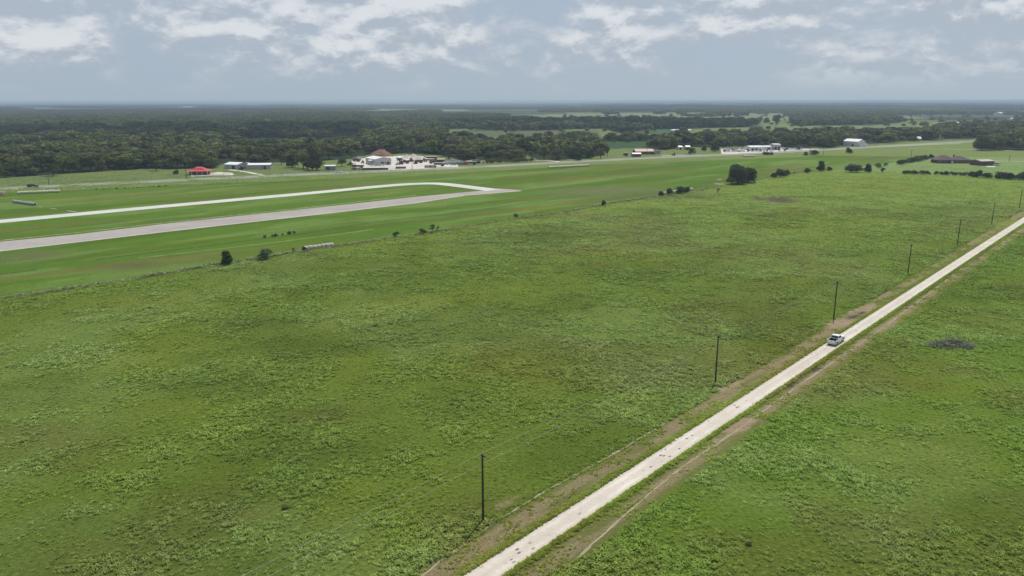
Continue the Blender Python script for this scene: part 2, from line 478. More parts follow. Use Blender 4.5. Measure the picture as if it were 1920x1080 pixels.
M['car_black'] = paint("car_black", (0.016, 0.017, 0.020), 0.22, 0.1, 1.5, spec=0.6, dirt=(0.05, 0.05, 0.05))
M['car_red'] = paint("car_red", (0.33, 0.03, 0.025), 0.3, 0.15, 1.5, spec=0.6)
M['car_blue'] = paint("car_blue", (0.04, 0.07, 0.16), 0.3, 0.1, 1.5, spec=0.6)
M['rubber'] = paint("rubber", (0.018, 0.018, 0.018), 0.9, 0.3, 4)
M['rim'] = paint("alloy_rim", (0.30, 0.30, 0.31), 0.35, 0.2, 4, metal=0.6)
M['black'] = paint("black_plastic", (0.012, 0.012, 0.013), 0.9, 0.2, 4, spec=0.15, dirt=(0.05, 0.045, 0.04))
M['chrome'] = paint("chrome", (0.5, 0.5, 0.5), 0.25, 0.1, 4, metal=0.9)
M['redlamp'] = paint("red_lamp", (0.30, 0.012, 0.010), 0.3, 0.05, 4)
M['clearlamp'] = paint("clear_lamp", (0.65, 0.66, 0.68), 0.2, 0.05, 4)
M['glass'] = glass("dark_glass")
M['redroof'] = ribbed("red_metal_roof", (0.50, 0.058, 0.062), 0.4, 1)
M['fadedroof'] = ribbed("faded_red_roof", (0.36, 0.13, 0.12), 0.4, 1, var=0.5)
M['redtank'] = paint("faded_red", (0.40, 0.09, 0.06), 0.6, 0.4, 0.8)
M['wmetal'] = ribbed("white_metal_wall", (0.66, 0.66, 0.65), 0.3, 0)
M['wroof'] = ribbed("white_metal_roof", (0.82, 0.83, 0.83), 0.4, 0, rough=0.4)
M['gmetal'] = ribbed("grey_metal_wall", (0.38, 0.38, 0.40), 0.3, 0)
M['bluegrey'] = ribbed("blue_grey_metal", (0.20, 0.24, 0.26), 0.3, 0)
M['beige'] = ribbed("beige_metal_wall", (0.52, 0.48, 0.46), 0.3, 0)
M['door'] = paint("dark_door", (0.035, 0.035, 0.04), 0.7, 0.2)
M['shingle'] = paint("brown_shingle", (0.115, 0.092, 0.090), 0.95, 0.6, 1.2, dirt=(0.07, 0.055, 0.055), bump=0.6)
M['brick'] = paint("brown_brick", (0.115, 0.060, 0.045), 0.95, 0.4, 2, bump=0.4)
M['tanroof'] = ribbed("tan_metal_roof", (0.45, 0.41, 0.35), 0.4, 0)
M['concrete'] = paint("concrete", (0.45, 0.44, 0.41), 0.9, 0.4, 0.6, bump=0.3)
M['green'] = paint("green_paint", (0.045, 0.085, 0.045), 0.8, 0.4, 0.8)
M['khaki'] = paint("khaki_paint", (0.15, 0.15, 0.10), 0.8, 0.4, 0.8)
M['rust'] = paint("rusty_steel", (0.17, 0.075, 0.045), 0.9, 0.5, 0.8, bump=0.4)
M['darksteel'] = paint("dark_steel", (0.06, 0.055, 0.052), 0.8, 0.5, 0.8)
M['orange'] = paint("orange_paint", (0.55, 0.14, 0.07), 0.6, 0.25, 0.8)
M['soil'] = paint("reddish_soil", (0.25, 0.145, 0.095), 1.0, 0.6, 0.35, dirt=(0.15, 0.09, 0.06), bump=0.9)
M['palegravel'] = paint("pale_gravel_heap", (0.58, 0.55, 0.51), 1.0, 0.4, 0.35, dirt=(0.35, 0.31, 0.27), bump=0.9)
M['brush'] = paint("dead_brush", (0.27, 0.235, 0.18), 0.95, 0.6, 1.5, dirt=(0.15, 0.13, 0.10))
M['pink'] = paint("pink_panel", (0.55, 0.32, 0.32), 0.8, 0.3, 0.8)
def cloud_material():
    m, t, b = principled("cloud_white", 1.0, 0.0)
    P = t.add('ShaderNodeNewGeometry').outputs['Position']
    t.l.new(t.mix(t.noise(P, 0.004, 3), (0.75, 0.77, 0.80, 1), (0.9, 0.9, 0.9, 1)), b.inputs['Base Color'])
    return m
M['cloud'] = cloud_material()

# ------------------------------------------------------------------ ground sheet
def axis(lo, hi, step, flo, fhi, gr=1.11):
    a = list(np.arange(lo, hi + 0.1, step))
    s = step; x = a[-1]
    while x < fhi: s *= gr; x += s; a.append(x)
    s = step; x = a[0]; b = []
    while x > flo: s *= gr; x -= s; b.append(x)
    return np.array(b[::-1] + a)
XS = axis(-430, 640, 2.6, -45000, 45000)
YS = axis(40, 800, 2.6, -3000, 45000)
X, Y = np.meshgrid(XS, YS)
PX, PY = proj(X, Y)
FRONT = Y > 30
Z = zg(X, Y)
def lin(r, g, b):
    return np.array([((c / 255) / 12.92 if c / 255 <= 0.04045 else ((c / 255 + 0.055) / 1.055) ** 2.4) for c in (r, g, b)])
K = 0.82   # rendered value -> albedo
C_PAST = lin(105, 125, 47) * K
C_PASTFAR = lin(124, 144, 64) * K
C_AIR = lin(90, 122, 38) * K
C_RIGHT = lin(105, 129, 46) * K
C_OLIVE = lin(118, 134, 76) * K
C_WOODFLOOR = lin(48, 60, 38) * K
FIELD = np.zeros(X.shape + (3,)); FIELD[:] = C_PAST
MARK = np.zeros(X.shape + (3,))
def mixin(mask, col, amt=1.0):
    m_ = (np.asarray(mask, float) * amt)[..., None]
    FIELD[:] = FIELD * (1 - m_) + np.asarray(col) * m_
_, RD = road_sd(X, Y)
mixin(sm(RD, 0, 4), C_RIGHT)
# main pasture grows paler and yellower towards its far end
mixin(sm(Y, 190, 420) * (RD < 0), C_PASTFAR, 0.9)
mixin(sm(fbm(X, Y, 34, 4), 0.50, 0.62) * (Y < 420), lin(123, 141, 76) * K, 0.45)
mixin(sm(fbm(X - 200, Y * 1.3, 48, 4), 0.56, 0.66) * (Y < 420), lin(104, 98, 52) * K, 0.35)   # stands of grey-green weed
mixin(sm(fbm(X + 300, Y, 26, 4), 0.52, 0.64) * (Y < 420), lin(84, 102, 34) * K, 0.4)
FENCE = [(-160, 585), (0, 562), (210, 530), (415, 495), (570, 472), (740, 446), (840, 431), (960, 411), (1060, 398), (1130, 384), (1235, 368),
         (1300, 358), (1370, 347), (1450, 331), (1510, 322), (1560, 319)]
HEDGE_E = [(1560, 319), (1700, 325), (1920, 338), (1990, 342)]
HW = [(-140, 361), (0, 354), (190, 345), (370, 336), (640, 324), (880, 314), (1100, 302), (1240, 295), (1400, 288.5), (1540, 281.5), (1680, 272.5), (1815, 265.5), (1990, 258)]
AIRPOLY = FENCE + [(1640, 310), (1745, 294), (1540, 292), (1400, 298), (1240, 303), (1100, 310), (880, 323), (640, 334), (370, 346), (0, 362), (-160, 372)]
air = inpoly(PX, PY, AIRPOLY) & FRONT
mixin(air, C_AIR)
_a = np.array(G(600, 401)) - np.array(G(0, 470)); _a /= np.linalg.norm(_a)
AU = X * _a[0] + Y * _a[1]; AV = -X * _a[1] + Y * _a[0]          # along and across the runway
mixin(air * sm(fbm(AU / 4, AV, 22, 4), 0.48, 0.60), lin(118, 144, 74) * K, 0.65)
mixin(air * sm(fbm(AU / 5 + 90, AV, 15, 4), 0.50, 0.62), lin(84, 108, 28) * K, 0.7)
mixin(air * sm(fbm(AU / 7 + 40, AV + 300, 12, 4), 0.55, 0.66), lin(112, 112, 56) * K, 0.7)
def paint_poly(poly, col, amt=1.0, nz=0.0, s=60):
    k = inpoly(PX, PY, poly) & FRONT
    mixin(k * (1.0 if not nz else (1 - nz) + nz * sm(fbm(X, Y, s), 0.4, 0.6)), col, amt)
paint_poly([(-160, 372), (0, 362), (370, 346), (640, 334), (880, 323), (1100, 310), (1400, 298), (1540, 292), (1760, 295), (1990, 300), (1990, 262), (1815, 262), (1400, 285), (880, 308), (370, 330), (-160, 356)], C_OLIVE, 0.85)
paint_poly([(1560, 319), (1640, 310), (1745, 294), (1990, 296), (1990, 342), (1700, 325)], lin(126, 148, 88) * K)
# land beyond the highway
beyond = [(-700, 356), (0, 350), (370, 333), (640, 321), (880, 312), (1100, 300), (1240, 292), (1400, 286), (1540, 279), (1680, 270), (1815, 263), (2600, 250), (2600, 222), (-700, 222)]
paint_poly(beyond, lin(112, 128, 74) * K)
paint_poly([(820, 246), (1120, 243), (1130, 258), (1000, 266), (830, 266)], lin(96, 106, 74) * K)  # dull grey-green field, with cloud shade darkened into its colour
paint_poly([(1130, 262), (1215, 262), (1240, 276), (1120, 280)], lin(62, 88, 54) * K)
paint_poly([(1160, 238), (1290, 238), (1290, 251), (1140, 252)], lin(72, 100, 62) * K)
paint_poly([(1140, 252), (1400, 250), (1420, 262), (1150, 261)], lin(124, 146, 88) * K)
paint_poly([(1400, 234), (1720, 233), (1690, 250), (1400, 252)], lin(116, 132, 90) * K)
# woodland areas, as outlines of where the trunks stand
WOODS = {
 'left': [(-900, 352), (-100, 339), (0, 334), (140, 325), (275, 316), (330, 317), (400, 317), (415, 308), (510, 305), (600, 302), (650, 298), (690, 291), (760, 288), (820, 291),
          (860, 298), (900, 304), (985, 302), (985, 288), (920, 270), (870, 264), (820, 268), (650, 262), (640, 271), (590, 271), (590, 264), (840, 263), (820, 240), (600, 236), (-900, 236)],
 'centre': [(920, 272), (1100, 266), (1125, 272), (1135, 290), (1100, 298), (1000, 298), (985, 288)],
 'belt': [(690, 236), (880, 243), (960, 246), (1130, 241), (1170, 251), (1220, 242), (1310, 240), (1400, 238), (1425, 230), (1290, 229), (1180, 226), (880, 228)],
 'hedge': [(1130, 262), (1420, 260), (1420, 263.5), (1130, 265)],
 'mid': [(1205, 276), (1245, 281), (1290, 274), (1330, 277), (1400, 274), (1500, 277), (1560, 276), (1620, 271), (1700, 265), (1830, 259), (1990, 250), (1990, 243), (1700, 250), (1640, 253),
         (1560, 255), (1470, 256), (1380, 257), (1290, 263), (1250, 267)],
 'right': [(1830, 283), (1870, 282), (1990, 283), (2060, 284), (2060, 250), (1900, 255), (1830, 270)],
 'rfar': [(1490, 236), (1600, 234.5), (1640, 234), (1700, 229), (1480, 229)],
 'rfar2': [(1740, 246), (1990, 250), (1990, 236), (1800, 237)],
}
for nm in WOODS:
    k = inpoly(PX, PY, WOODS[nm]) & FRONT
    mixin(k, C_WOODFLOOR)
RR = np.hypot(X, Y)
MARK[..., 2] = sm(np.where(FRONT, 228.0 - PY, 0) , 0, 3) * (RR > 1500)
for c_1 in [(372, 219, 482, 226), (30, 202, 105, 206), (80, 221, 190, 227), (250, 236, 430, 241), (440, 233, 560, 238), (650, 221, 900, 226), (330, 200, 375, 204), (1560, 214, 1600, 219), (1690, 216, 1720, 224), (1620, 214, 1650, 218), (700, 205, 880, 208), (560, 213, 640, 216)]:
    k = (PX > c_1[0]) & (PX < c_1[2]) & (PY > c_1[1]) & (PY < c_1[3]) & FRONT
    MARK[..., 2] *= 1 - k * 0.9
    mixin(k, lin(140, 152, 112) * K)
for pl in ([(840, 222), (930, 219), (1100, 211), (1240, 211), (1500, 213), (1500, 225), (1300, 227), (1000, 226), (850, 227)],):
    k = inpoly(PX, PY, pl) & FRONT
    MARK[..., 2] *= 1 - k * 0.92
    mixin(k, lin(126, 136, 98) * K)
def blob(px, py, rx, ry, ch, amt=1.0, ang=0.0):
    """soft patch given by its centre and half size in photo pixels, laid on the ground"""
    cx, cy = G(px, py); ax = abs(G(px + rx, py)[0] - cx); ay = abs(G(px, py - ry)[1] - cy)
    u = X - cx; v = Y - cy
    ca, sa = math.cos(ang), math.sin(ang)
    u, v = u * ca + v * sa, -u * sa + v * ca
    q = np.exp(-((u / ax) ** 2 + (v / ay) ** 2))
    if isinstance(ch, int): MARK[..., ch] = np.maximum(MARK[..., ch], q * amt)
    else: mixin(q, ch, amt)
# spots along the gravel road: (photo x, y) snapped to road coordinates, half length, half width
def rspot(px, py, hl, hw, ch, amt):
    s0, d0 = road_sd(*G(px, py))
    S, D = road_sd(X, Y)
    q = np.exp(-(((S - s0) / hl) ** 2 + ((D - d0) / hw) ** 2))
    MARK[..., ch] = np.maximum(MARK[..., ch], q * amt)
for a in ((1580, 605, 7, 3.4, 0, 1.0), (1618, 583, 12, 3.0, 0, 0.9), (1605, 592, 10, 2.2, 1, 0.85), (1480, 722, 9, 2.0, 1, 0.78), (1525, 692, 8, 1.8, 1, 0.72), (1570, 660, 5, 1.8, 0, 0.45),
          (1660, 612, 8, 2.6, 0, 0.62), (1710, 572, 5, 2.4, 1, 0.62), (1832, 490, 6, 2.0, 1, 0.7), (1385, 800, 10, 2.2, 0, 0.8), (1365, 725, 8, 1.8, 0, 0.72),
          (960, 940, 9, 1.6, 0, 0.45), (1300, 830, 8, 2, 1, 0.40), (1170, 950, 9, 2, 1, 0.42), (930, 990, 6, 2, 0, 0.5)):
    rspot(*a)
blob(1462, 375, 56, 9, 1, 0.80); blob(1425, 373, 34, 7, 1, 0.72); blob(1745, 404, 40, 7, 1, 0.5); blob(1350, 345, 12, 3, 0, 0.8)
blob(640, 1000, 34, 8, 0, 0.55); blob(610, 775, 60, 14, lin(86, 84, 46) * K, 0.6); blob(930, 696, 18, 4, 1, 0.55); blob(500, 605, 70, 14, lin(84, 96, 40) * K, 0.6)
blob(250, 498, 60, 8, lin(96, 100, 62) * K, 0.8); blob(60, 480, 60, 10, lin(112, 112, 78) * K, 0.8); blob(1150, 360, 130, 10, lin(118, 124, 86) * K, 0.7)
blob(700, 345, 120, 6, lin(120, 130, 78) * K, 0.4); blob(1200, 800 // 2, 60, 8, lin(108, 126, 48) * K, 0.4)
for (px, py, rx, ry) in ((940, 690, 150, 30), (1260, 490, 120, 16), (830, 560, 140, 16), (1650, 350, 150, 9), (1500, 430, 150, 12), (260, 560, 200, 14), (1800, 600, 160, 34)):
    blob(px, py, rx, ry, lin(116, 126, 40) * K, 0.35)
for (px, py, rx, ry) in ((560, 640, 140, 22), (420, 720, 120, 20), (1050, 440, 110, 12), (1310, 500, 90, 12), (1230, 365, 120, 8), (1700, 405, 90, 10), (620, 845, 130, 30)):
    blob(px, py, rx, ry, lin(78, 94, 34) * K, 0.4)

ny, nx = X.shape
V = np.stack([X, Y, Z], -1).reshape(-1, 3)
idx = np.arange(nx * ny).reshape(ny, nx)
F = np.stack([idx[:-1, :-1], idx[:-1, 1:], idx[1:, 1:], idx[1:, :-1]], -1).reshape(-1, 4)
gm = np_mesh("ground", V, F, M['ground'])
def vattr(me, name, arr, typ='FLOAT_COLOR'):
    a = me.attributes.new(name, typ, 'POINT')
    if typ == 'FLOAT_COLOR':
        d = np.ones((len(arr), 4), np.float32); d[:, :3] = arr
        a.data.foreach_set('color', d.ravel())
    else:
        a.data.foreach_set('vector', np.ascontiguousarray(arr, np.float32).ravel())
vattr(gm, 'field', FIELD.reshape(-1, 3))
vattr(gm, 'marks', MARK.reshape(-1, 3))
S_, D_ = road_sd(X, Y)
vattr(gm, 'road', np.stack([S_, D_, np.zeros_like(S_)], -1).reshape(-1, 3), 'FLOAT_VECTOR')
gm.polygons.foreach_set('use_smooth', np.ones(len(gm.polygons), bool))
ground = link(bpy.data.objects.new("ground", gm)); tag(ground, kind='structure')

def field_at(x, y):
    """painted field colour at points (nearest grid vertex)"""
    i = np.clip(np.searchsorted(XS, x), 0, nx - 1); j = np.clip(np.searchsorted(YS, y), 0, ny - 1)
    return FIELD[j, i]

# ------------------------------------------------------------------ ribbons: roads, runway, lanes
def resample(pts, step):
    pts = np.array(pts, float); out = [pts[0]]
    for a, b in zip(pts[:-1], pts[1:]):
        n = max(1, int(np.linalg.norm(b - a) / step))
        out += [a + (b - a) * k / n for k in range(1, n + 1)]
    return np.array(out)
def smooth_line(pts, it=3):
    pts = np.array(pts, float)
    for _ in range(it):
        q = [pts[0]]
        for a, b in zip(pts[:-1], pts[1:]): q += [a * 0.75 + b * 0.25, a * 0.25 + b * 0.75]
        pts = np.array(q + [pts[-1]])
    return pts
def ribbon(name, pts, wl, wr, z, mat, step=4.0, cross=4, jag=0.0, parent=None, kind='structure', shift=0.0):
    p = resample(pts, step)
    t = np.gradient(p, axis=0); t /= np.linalg.norm(t, axis=1)[:, None]
    n = np.stack([t[:, 1], -t[:, 0]], -1)
    s = np.concatenate([[0], np.cumsum(np.linalg.norm(np.diff(p, axis=0), axis=1))])
    wl = np.full(len(p), wl) if np.isscalar(wl) else np.interp(s, np.linspace(0, s[-1], len(wl)), wl)
    wr = np.full(len(p), wr) if np.isscalar(wr) else np.interp(s, np.linspace(0, s[-1], len(wr)), wr)
    if jag:
        wl = wl + jag * 2 * (fbm(s, s * 0 + 3.3, 1.6, 5) - 0.5); wr = wr + jag * 2 * (fbm(s, s * 0 + 8.3, 1.6, 5) - 0.5)
    V = []; U = []
    for k in range(cross + 1):
        f = k / cross
        d = -wl + (wl + wr) * f + shift
        q = p + n * d[:, None]
        V.append(np.column_stack([q, zg(q[:, 0], q[:, 1]) + z])); U.append(np.column_stack([s, d, s * 0]))
    V = np.stack(V, 1); U = np.stack(U, 1)
    m_ = len(p); idx = np.arange(m_ * (cross + 1)).reshape(m_, cross + 1)
    F = np.stack([idx[:-1, :-1], idx[:-1, 1:], idx[1:, 1:], idx[1:, :-1]], -1).reshape(-1, 4)
    me = np_mesh(name, V.reshape(-1, 3), F, mat)
    vattr(me, 'uvw', U.reshape(-1, 3), 'FLOAT_VECTOR')
    o = link(bpy.data.objects.new(name, me), parent)
    if kind: tag(o, kind=kind)
    return o
def sheet(name, pts, z, mat, rag=0.0):
    """flat polygon sheet with a slightly ragged outline"""
    p = resample(pts + [pts[0]], 2.0)[:-1]
    if rag:
        c = p.mean(0); r = p - c
        s = np.arange(len(p)) * 1.0
        p = c + r * (1 + rag * 2 * (fbm(s, s * 0, 4, 4) - 0.5))[:, None]
    me = bpy.data.meshes.new(name)
    me.from_pydata([(a, b, z) for a, b in p], [], [tuple(range(len(p)))]); me.update()
    if me.polygons[0].normal.z < 0: me.flip_normals()
    me.materials.append(mat)
    vattr(me, 'uvw', np.column_stack([p, p[:, 0] * 0]), 'FLOAT_VECTOR')
    o = link(bpy.data.objects.new(name, me)); tag(o, kind='structure')
    return o
GP = lambda L: [G(*q) for q in L]
ribbon("gravel_road", [road_pt(q, 0) for q in range(-40, 901, 20)], 1.82, 1.82, 0.03, M['gravel'], step=0.3, cross=4, jag=0.5)
hw = smooth_line(GP(HW), 2)
ribbon("highway_shoulder", hw, 8.6, 8.6, 0.02, M['shoulder'], step=6, jag=0.6)
ribbon("highway", hw, 6.0, 6.0, 0.06, M['asphalt'], step=6)
ribbon("centre_line_marking", hw, 0.12, 0.12, 0.075, M['yellow'], step=6, cross=1)
ribbon("edge_line_marking", hw, 0.07, 0.07, 0.075, M['whitepaint'], step=6, cross=1, shift=-4.2)
ribbon("edge_line_marking", hw, 0.07, 0.07, 0.075, M['whitepaint'], step=6, cross=1, shift=4.2)
# runway: near edge and far edge measured in the photo
rn = [(-200, 494), (0, 470), (316, 433), (600, 401), (780, 380), (870, 366), (976, 357.5)]
rf = [(-200, 471), (0, 453.5), (140, 440), (316, 419), (600, 389), (780, 369), (900, 358), (935, 353.5), (976, 357)]
sheet("runway", GP(rn) + GP(rf)[::-1], 0.03, M['runway'])
ribbon("runway_edge_strip", GP(rn), 0.0, 1.8, 0.034, M['runway_edge'], step=5, cross=1)
tx = smooth_line(GP([(-200, 434), (0, 415.2), (320, 385.5), (600, 360.5), (700, 350.5), (760, 345.5), (800, 343.8), (830, 344.5), (870, 349.5), (925, 356.5)]), 3)
ribbon("taxiway", tx, 5.6, 5.6, 0.045, M['taxi'], step=5)
# ditches and rank grass lines
def dl(name, px, w, mat='ditch', z=0.028, jag=0.8, kind='structure'):
    ribbon(name, smooth_line(GP(px), 2), w, w, z, M[mat], step=1.2, cross=2, jag=jag, kind=kind)
dl("ditch", [(-100, 524), (0, 515), (70, 506)], 0.7)
dl("ditch", [(180, 486), (300, 472), (420, 457), (600, 434), (740, 411), (860, 400), (1020, 376), (1100, 366)], 0.6)
dl("ditch", [(px, py + 2.2) for px, py in FENCE], 0.28, jag=0.6)
dl("ditch", [(120, 359), (170, 356), (240, 353), (330, 348), (420, 344), (520, 342), (650, 337)], 0.9, jag=1.6)
dl("ditch", [(1040, 314), (1120, 308), (1240, 302), (1330, 299)], 0.9, jag=1.8)
dl("ditch", [(1500, 291), (1600, 293), (1700, 295), (1750, 297)], 1.0, jag=1.0)
dl("dirt_lane", [(-20, 453), (140, 437), (316, 416.5), (600, 386.5), (780, 366)], 0.6, 'dirtlane', 0.026, 1.0)
dl("lush_grass_strip", [(260, 484), (420, 466), (600, 444), (700, 430)], 0.9, 'lush', 0.024, 1.0)
dl("dirt_lane", [(1740, 298.5), (1780, 299), (1920, 303), (2000, 305)], 1.6, 'runway_edge', 0.03, 0.3)
dl("dirt_lane", [(1770, 279), (1850, 281), (1990, 284)], 1.2, 'runway_edge', 0.03, 0.3)
dl("dirt_lane", [(1700, 278), (1800, 281), (1990, 284)], 1.0, 'runway_edge', 0.031, 0.3)
dl("driveway", [(430, 318), (460, 322), (490, 328), (500, 330)], 2.0, 'yard', 0.028, 0.3)
dl("driveway", [(1004, 300.5), (1035, 301.5), (1055, 304.5)], 2.2, 'yard', 0.028, 0.3)
dl("driveway", [(1240, 291.5), (1290, 290.5), (1330, 291)], 3.0, 'runway_edge', 0.028, 0.5)
dl("driveway", [(1640, 276), (1720, 272), (1800, 269)], 2.4, 'runway_edge', 0.028, 0.5)
sheet("gravel_yard", GP([(357, 331), (395, 329), (440, 328.5), (436, 324), (410, 322.5), (385, 325.5), (360, 328)]), 0.025, M['yard'], 0.03)
sheet("gravel_yard", GP([(655, 304), (660, 311), (678, 317.5), (742, 319.5), (790, 318.5), (806, 317.2), (820, 314), (860, 313), (858, 309), (820, 306), (800, 297), (790, 292.5), (760, 291.5), (690, 296), (665, 299)]), 0.026, M['yard'], 0.02)
sheet("gravel_yard", GP([(1352, 289), (1420, 287.5), (1478, 283), (1540, 279.5), (1500, 278.5), (1440, 278), (1352, 279)]), 0.026, M['yard'], 0.02)
# dirt trails beside the gravel road
def rl(name, sd, w, mat, z=0.02, jag=0.25):
    ribbon(name, smooth_line([road_pt(s, d) for s, d in sd], 2), w, w, z, M[mat], step=0.5, cross=1, jag=jag)
def snap(px, py): 
    s, d = road_sd(*G(px, py)); return float(s), float(d)
rl("dirt_trail", [snap(1045, 1080), snap(1150, 985), snap(1260, 890), snap(1310, 855), snap(1400, 795), snap(1500, 720), snap(1600, 655), snap(1690, 590), snap(1800, 505), snap(1900, 432)], 0.13, 'dirtlane')
rl("dirt_trail", [snap(790, 1080), snap(880, 1010), snap(1000, 935), snap(1060, 900), snap(1180, 835), snap(1290, 765)], 0.16, 'dirtlane')

# ------------------------------------------------------------------ haze: one closed box of thin air
hz = MB().box((0, 21000, 25.5), (92000, 50000, 61)).build("haze", None)
hz.data.materials.clear()
hm = bpy.data.materials.new("haze_air"); hm.use_nodes = True; ht = NT(hm.node_tree); ht.n.clear()
pv = ht.add('ShaderNodeVolumePrincipled'); pv.inputs['Color'].default_value = (0.66, 0.83, 1.0, 1); pv.inputs['Density'].default_value = 0.00012
pv.inputs['Anisotropy'].default_value = 0.0
ho = ht.add('ShaderNodeOutputMaterial'); ht.l.new(pv.outputs[0], ho.inputs['Volume'])
hz.data.materials.append(hm)
tag(hz, kind='stuff', label="thin blue-grey haze over the whole plain", cat="haze")

# ------------------------------------------------------------------ clouds drifting beyond the picture's top edge
def ico(sub=2):
    import bmesh
    bm = bmesh.new(); bmesh.ops.create_icosphere(bm, subdivisions=sub, radius=1)
    v = np.array([q.co[:] for q in bm.verts]); f = [[q.index for q in fc.verts] for fc in bm.faces]; bm.free()
    return v, f
ICO, ICOF = ico(3)
def cloud(cx, cy, lx, ly, seed, base=1000):
    r = np.random.default_rng(seed); mb = MB()
    for k in range(26):
        a = r.uniform(0, 2 * math.pi); q = math.sqrt(r.uniform(0, 1))
        x, y = cx + lx * q * math.cos(a), cy + ly * q * math.sin(a)
        s = r.uniform(0.22, 0.42) * min(lx, ly) * (1.3 - 0.6 * q)
        v = ICO * (1 + 0.25 * (fbm(ICO[:, 0] * 2 + k * 5, ICO[:, 1] * 2 + ICO[:, 2] * 1.7, 0.8, 3)[:, None] - 0.5))
        v = v * np.array([s * 1.35, s, s * 0.6]); v[:, 2] = np.maximum(v[:, 2], -s * 0.12)
        mb.add(v + np.array([x, y, base]), ICOF)
    o = mb.build("cloud", M['cloud'], smooth=True)
    tag(o, label="white flat-based cumulus cloud floating high above the woods", cat="cloud", group="cumulus clouds overhead")
    return o
def cloud_for(px0, px1, py0, py1, seed, base=1000):
    """a cloud whose shade falls on the ground seen between these photo pixels"""
    xa, ya = G((px0 + px1) / 2, py1); xb, yb = G((px0 + px1) / 2, py0)
    xl = G(px0, (py0 + py1) / 2)[0]; xr = G(px1, (py0 + py1) / 2)[0]
    off = base / math.tan(SUN_EL)
    return cloud((xa + xb) / 2 + off * math.sin(SUN_AZ), (ya + yb) / 2 + off * math.cos(SUN_AZ), (xr - xl) / 2, (yb - ya) / 2, seed, base)
cloud_for(-150, 820, 240, 263, 3)
cloud_for(880, 1400, 229, 243, 4)
cloud_for(-400, 500, 206, 214, 5, 1300)
cloud_for(900, 2400, 199, 204, 6, 1400)

# ------------------------------------------------------------------ leaves and trees
def crown_arrays(seed, h, rad, z0, nq, q, lobes=9, squash=0.8, flat=0.35, low=0.18):
    """many small leaf sprays through the lobes of a crown"""
    r = np.random.default_rng(seed)
    L = []
    for k in range(lobes):
        a = r.uniform(0, 2 * math.pi); e = math.sqrt(r.uniform(0, 1)) * 0.62
        zz = r.uniform(low, 0.80)
        e *= 1.0 - 0.55 * max(0, zz - 0.45)
        L.append((rad * e * math.cos(a), rad * e * math.sin(a), z0 + (h - z0) * zz, rad * r.uniform(0.34, 0.52)))
    L.append((0, 0, z0 + (h - z0) * 0.62, rad * 0.52))
    if low < 0.1:
        for k in range(5):
            a = k * 1.26 + seed; L.append((rad * 0.42 * math.cos(a), rad * 0.42 * math.sin(a), z0 + (h - z0) * r.uniform(0.2, 0.45), rad * 0.5))
    L = np.array(L)
    k = r.choice(len(L), nq, p=L[:, 3] ** 2 / (L[:, 3] ** 2).sum())
    d = r.normal(size=(nq, 3)); d /= np.linalg.norm(d, axis=1)[:, None]
    d[:, 2] = np.where(d[:, 2] < -0.45, -d[:, 2], d[:, 2])
    rr = 0.72 + 0.38 * r.random(nq) ** 0.7
    rr *= 0.85 + 0.35 * fbm(d[:, 0] * 2 + k, d[:, 1] * 2 + d[:, 2] * 1.5, 0.7, 2)
    c = L[k, :3] + d * (L[k, 3] * rr)[:, None] * np.array([1, 1, squash])
    c[:, 2] = np.clip(c[:, 2], z0 * 0.55, None)
    nrm = d + r.normal(size=(nq, 3)) * 0.55; nrm /= np.linalg.norm(nrm, axis=1)[:, None]
    u = np.cross(nrm, r.normal(size=(nq, 3))); u /= np.linalg.norm(u, axis=1)[:, None] + 1e-6
    v = np.cross(nrm, u)
    s = (q * r.uniform(0.6, 1.25, nq))[:, None]
    V = np.stack([c - u * s - v * s * 0.6, c + u * s * 0.9 - v * s * 0.7 + nrm * s * flat * 0.5, c + u * s * 0.8 + v * s * 0.8, c - u * s * 0.7 + v * s * 0.7 - nrm * s * flat * 0.4], 1)
    return V.reshape(-1, 3), np.arange(nq * 4).reshape(nq, 4)
def trunk_mb(seed, h, rad, z0, tr):
    r = random.Random(seed); mb = MB()
    zt = z0 + (h - z0) * 0.35
    mb.tube((0, 0, -0.15), (0.1 * tr, 0, z0 * 0.6), tr * 1.25, tr * 0.9, 8, False)
    mb.tube((0.1 * tr, 0, z0 * 0.6), (0.3 * tr, 0.2 * tr, zt), tr * 0.9, tr * 0.55, 8, False)
    for k in range(5):
        a = 2 * math.pi * k / 5 + r.uniform(-.4, .4); q = rad * r.uniform(0.4, 0.65)
        m_ = (q * 0.4 * math.cos(a), q * 0.4 * math.sin(a), zt)
        mb.tube((0.1 * tr, 0, z0 * r.uniform(0.6, 0.95)), m_, tr * 0.5, tr * 0.33, 6, False)
        mb.tube(m_, (q * math.cos(a), q * math.sin(a), z0 + (h - z0) * r.uniform(0.45, 0.7)), tr * 0.33, tr * 0.1, 6)
    return mb
# each kind: crown and trunk meshes of one unit-like tree of height h
KIND = {}
def tree_kind(key, variants, h, rad, z0, nq, q, mat, tr, lobes=9, squash=0.8, trunk=True, low=0.18):
    L = []
    for i in range(variants):
        V_, F_ = crown_arrays(hash_seed(key, i), h, rad * rnd.uniform(0.92, 1.1), z0, nq, q, lobes, squash, low=low)
        L.append((np_mesh(key + "_crown", V_, F_, M[mat]), trunk_mb(i + 3, h, rad, max(z0, 0.4), tr).mesh(key + "_trunk", M['bark']) if trunk else None))
    KIND[key] = (L, h)
def hash_seed(k, i): return sum(ord(c) * (j + 1) for j, c in enumerate(k)) * 31 + i
tree_kind('oak', 6, 10, 5.0, 1.8, 2200, 0.36, 'oak', 0.32, 11)
tree_kind('light', 3, 9, 4.6, 1.6, 1200, 0.42, 'light_leaf', 0.28, 10)
tree_kind('dark', 3, 10, 4.6, 0.3, 2000, 0.40, 'dark_leaf', 0.34, 18, low=0.08)
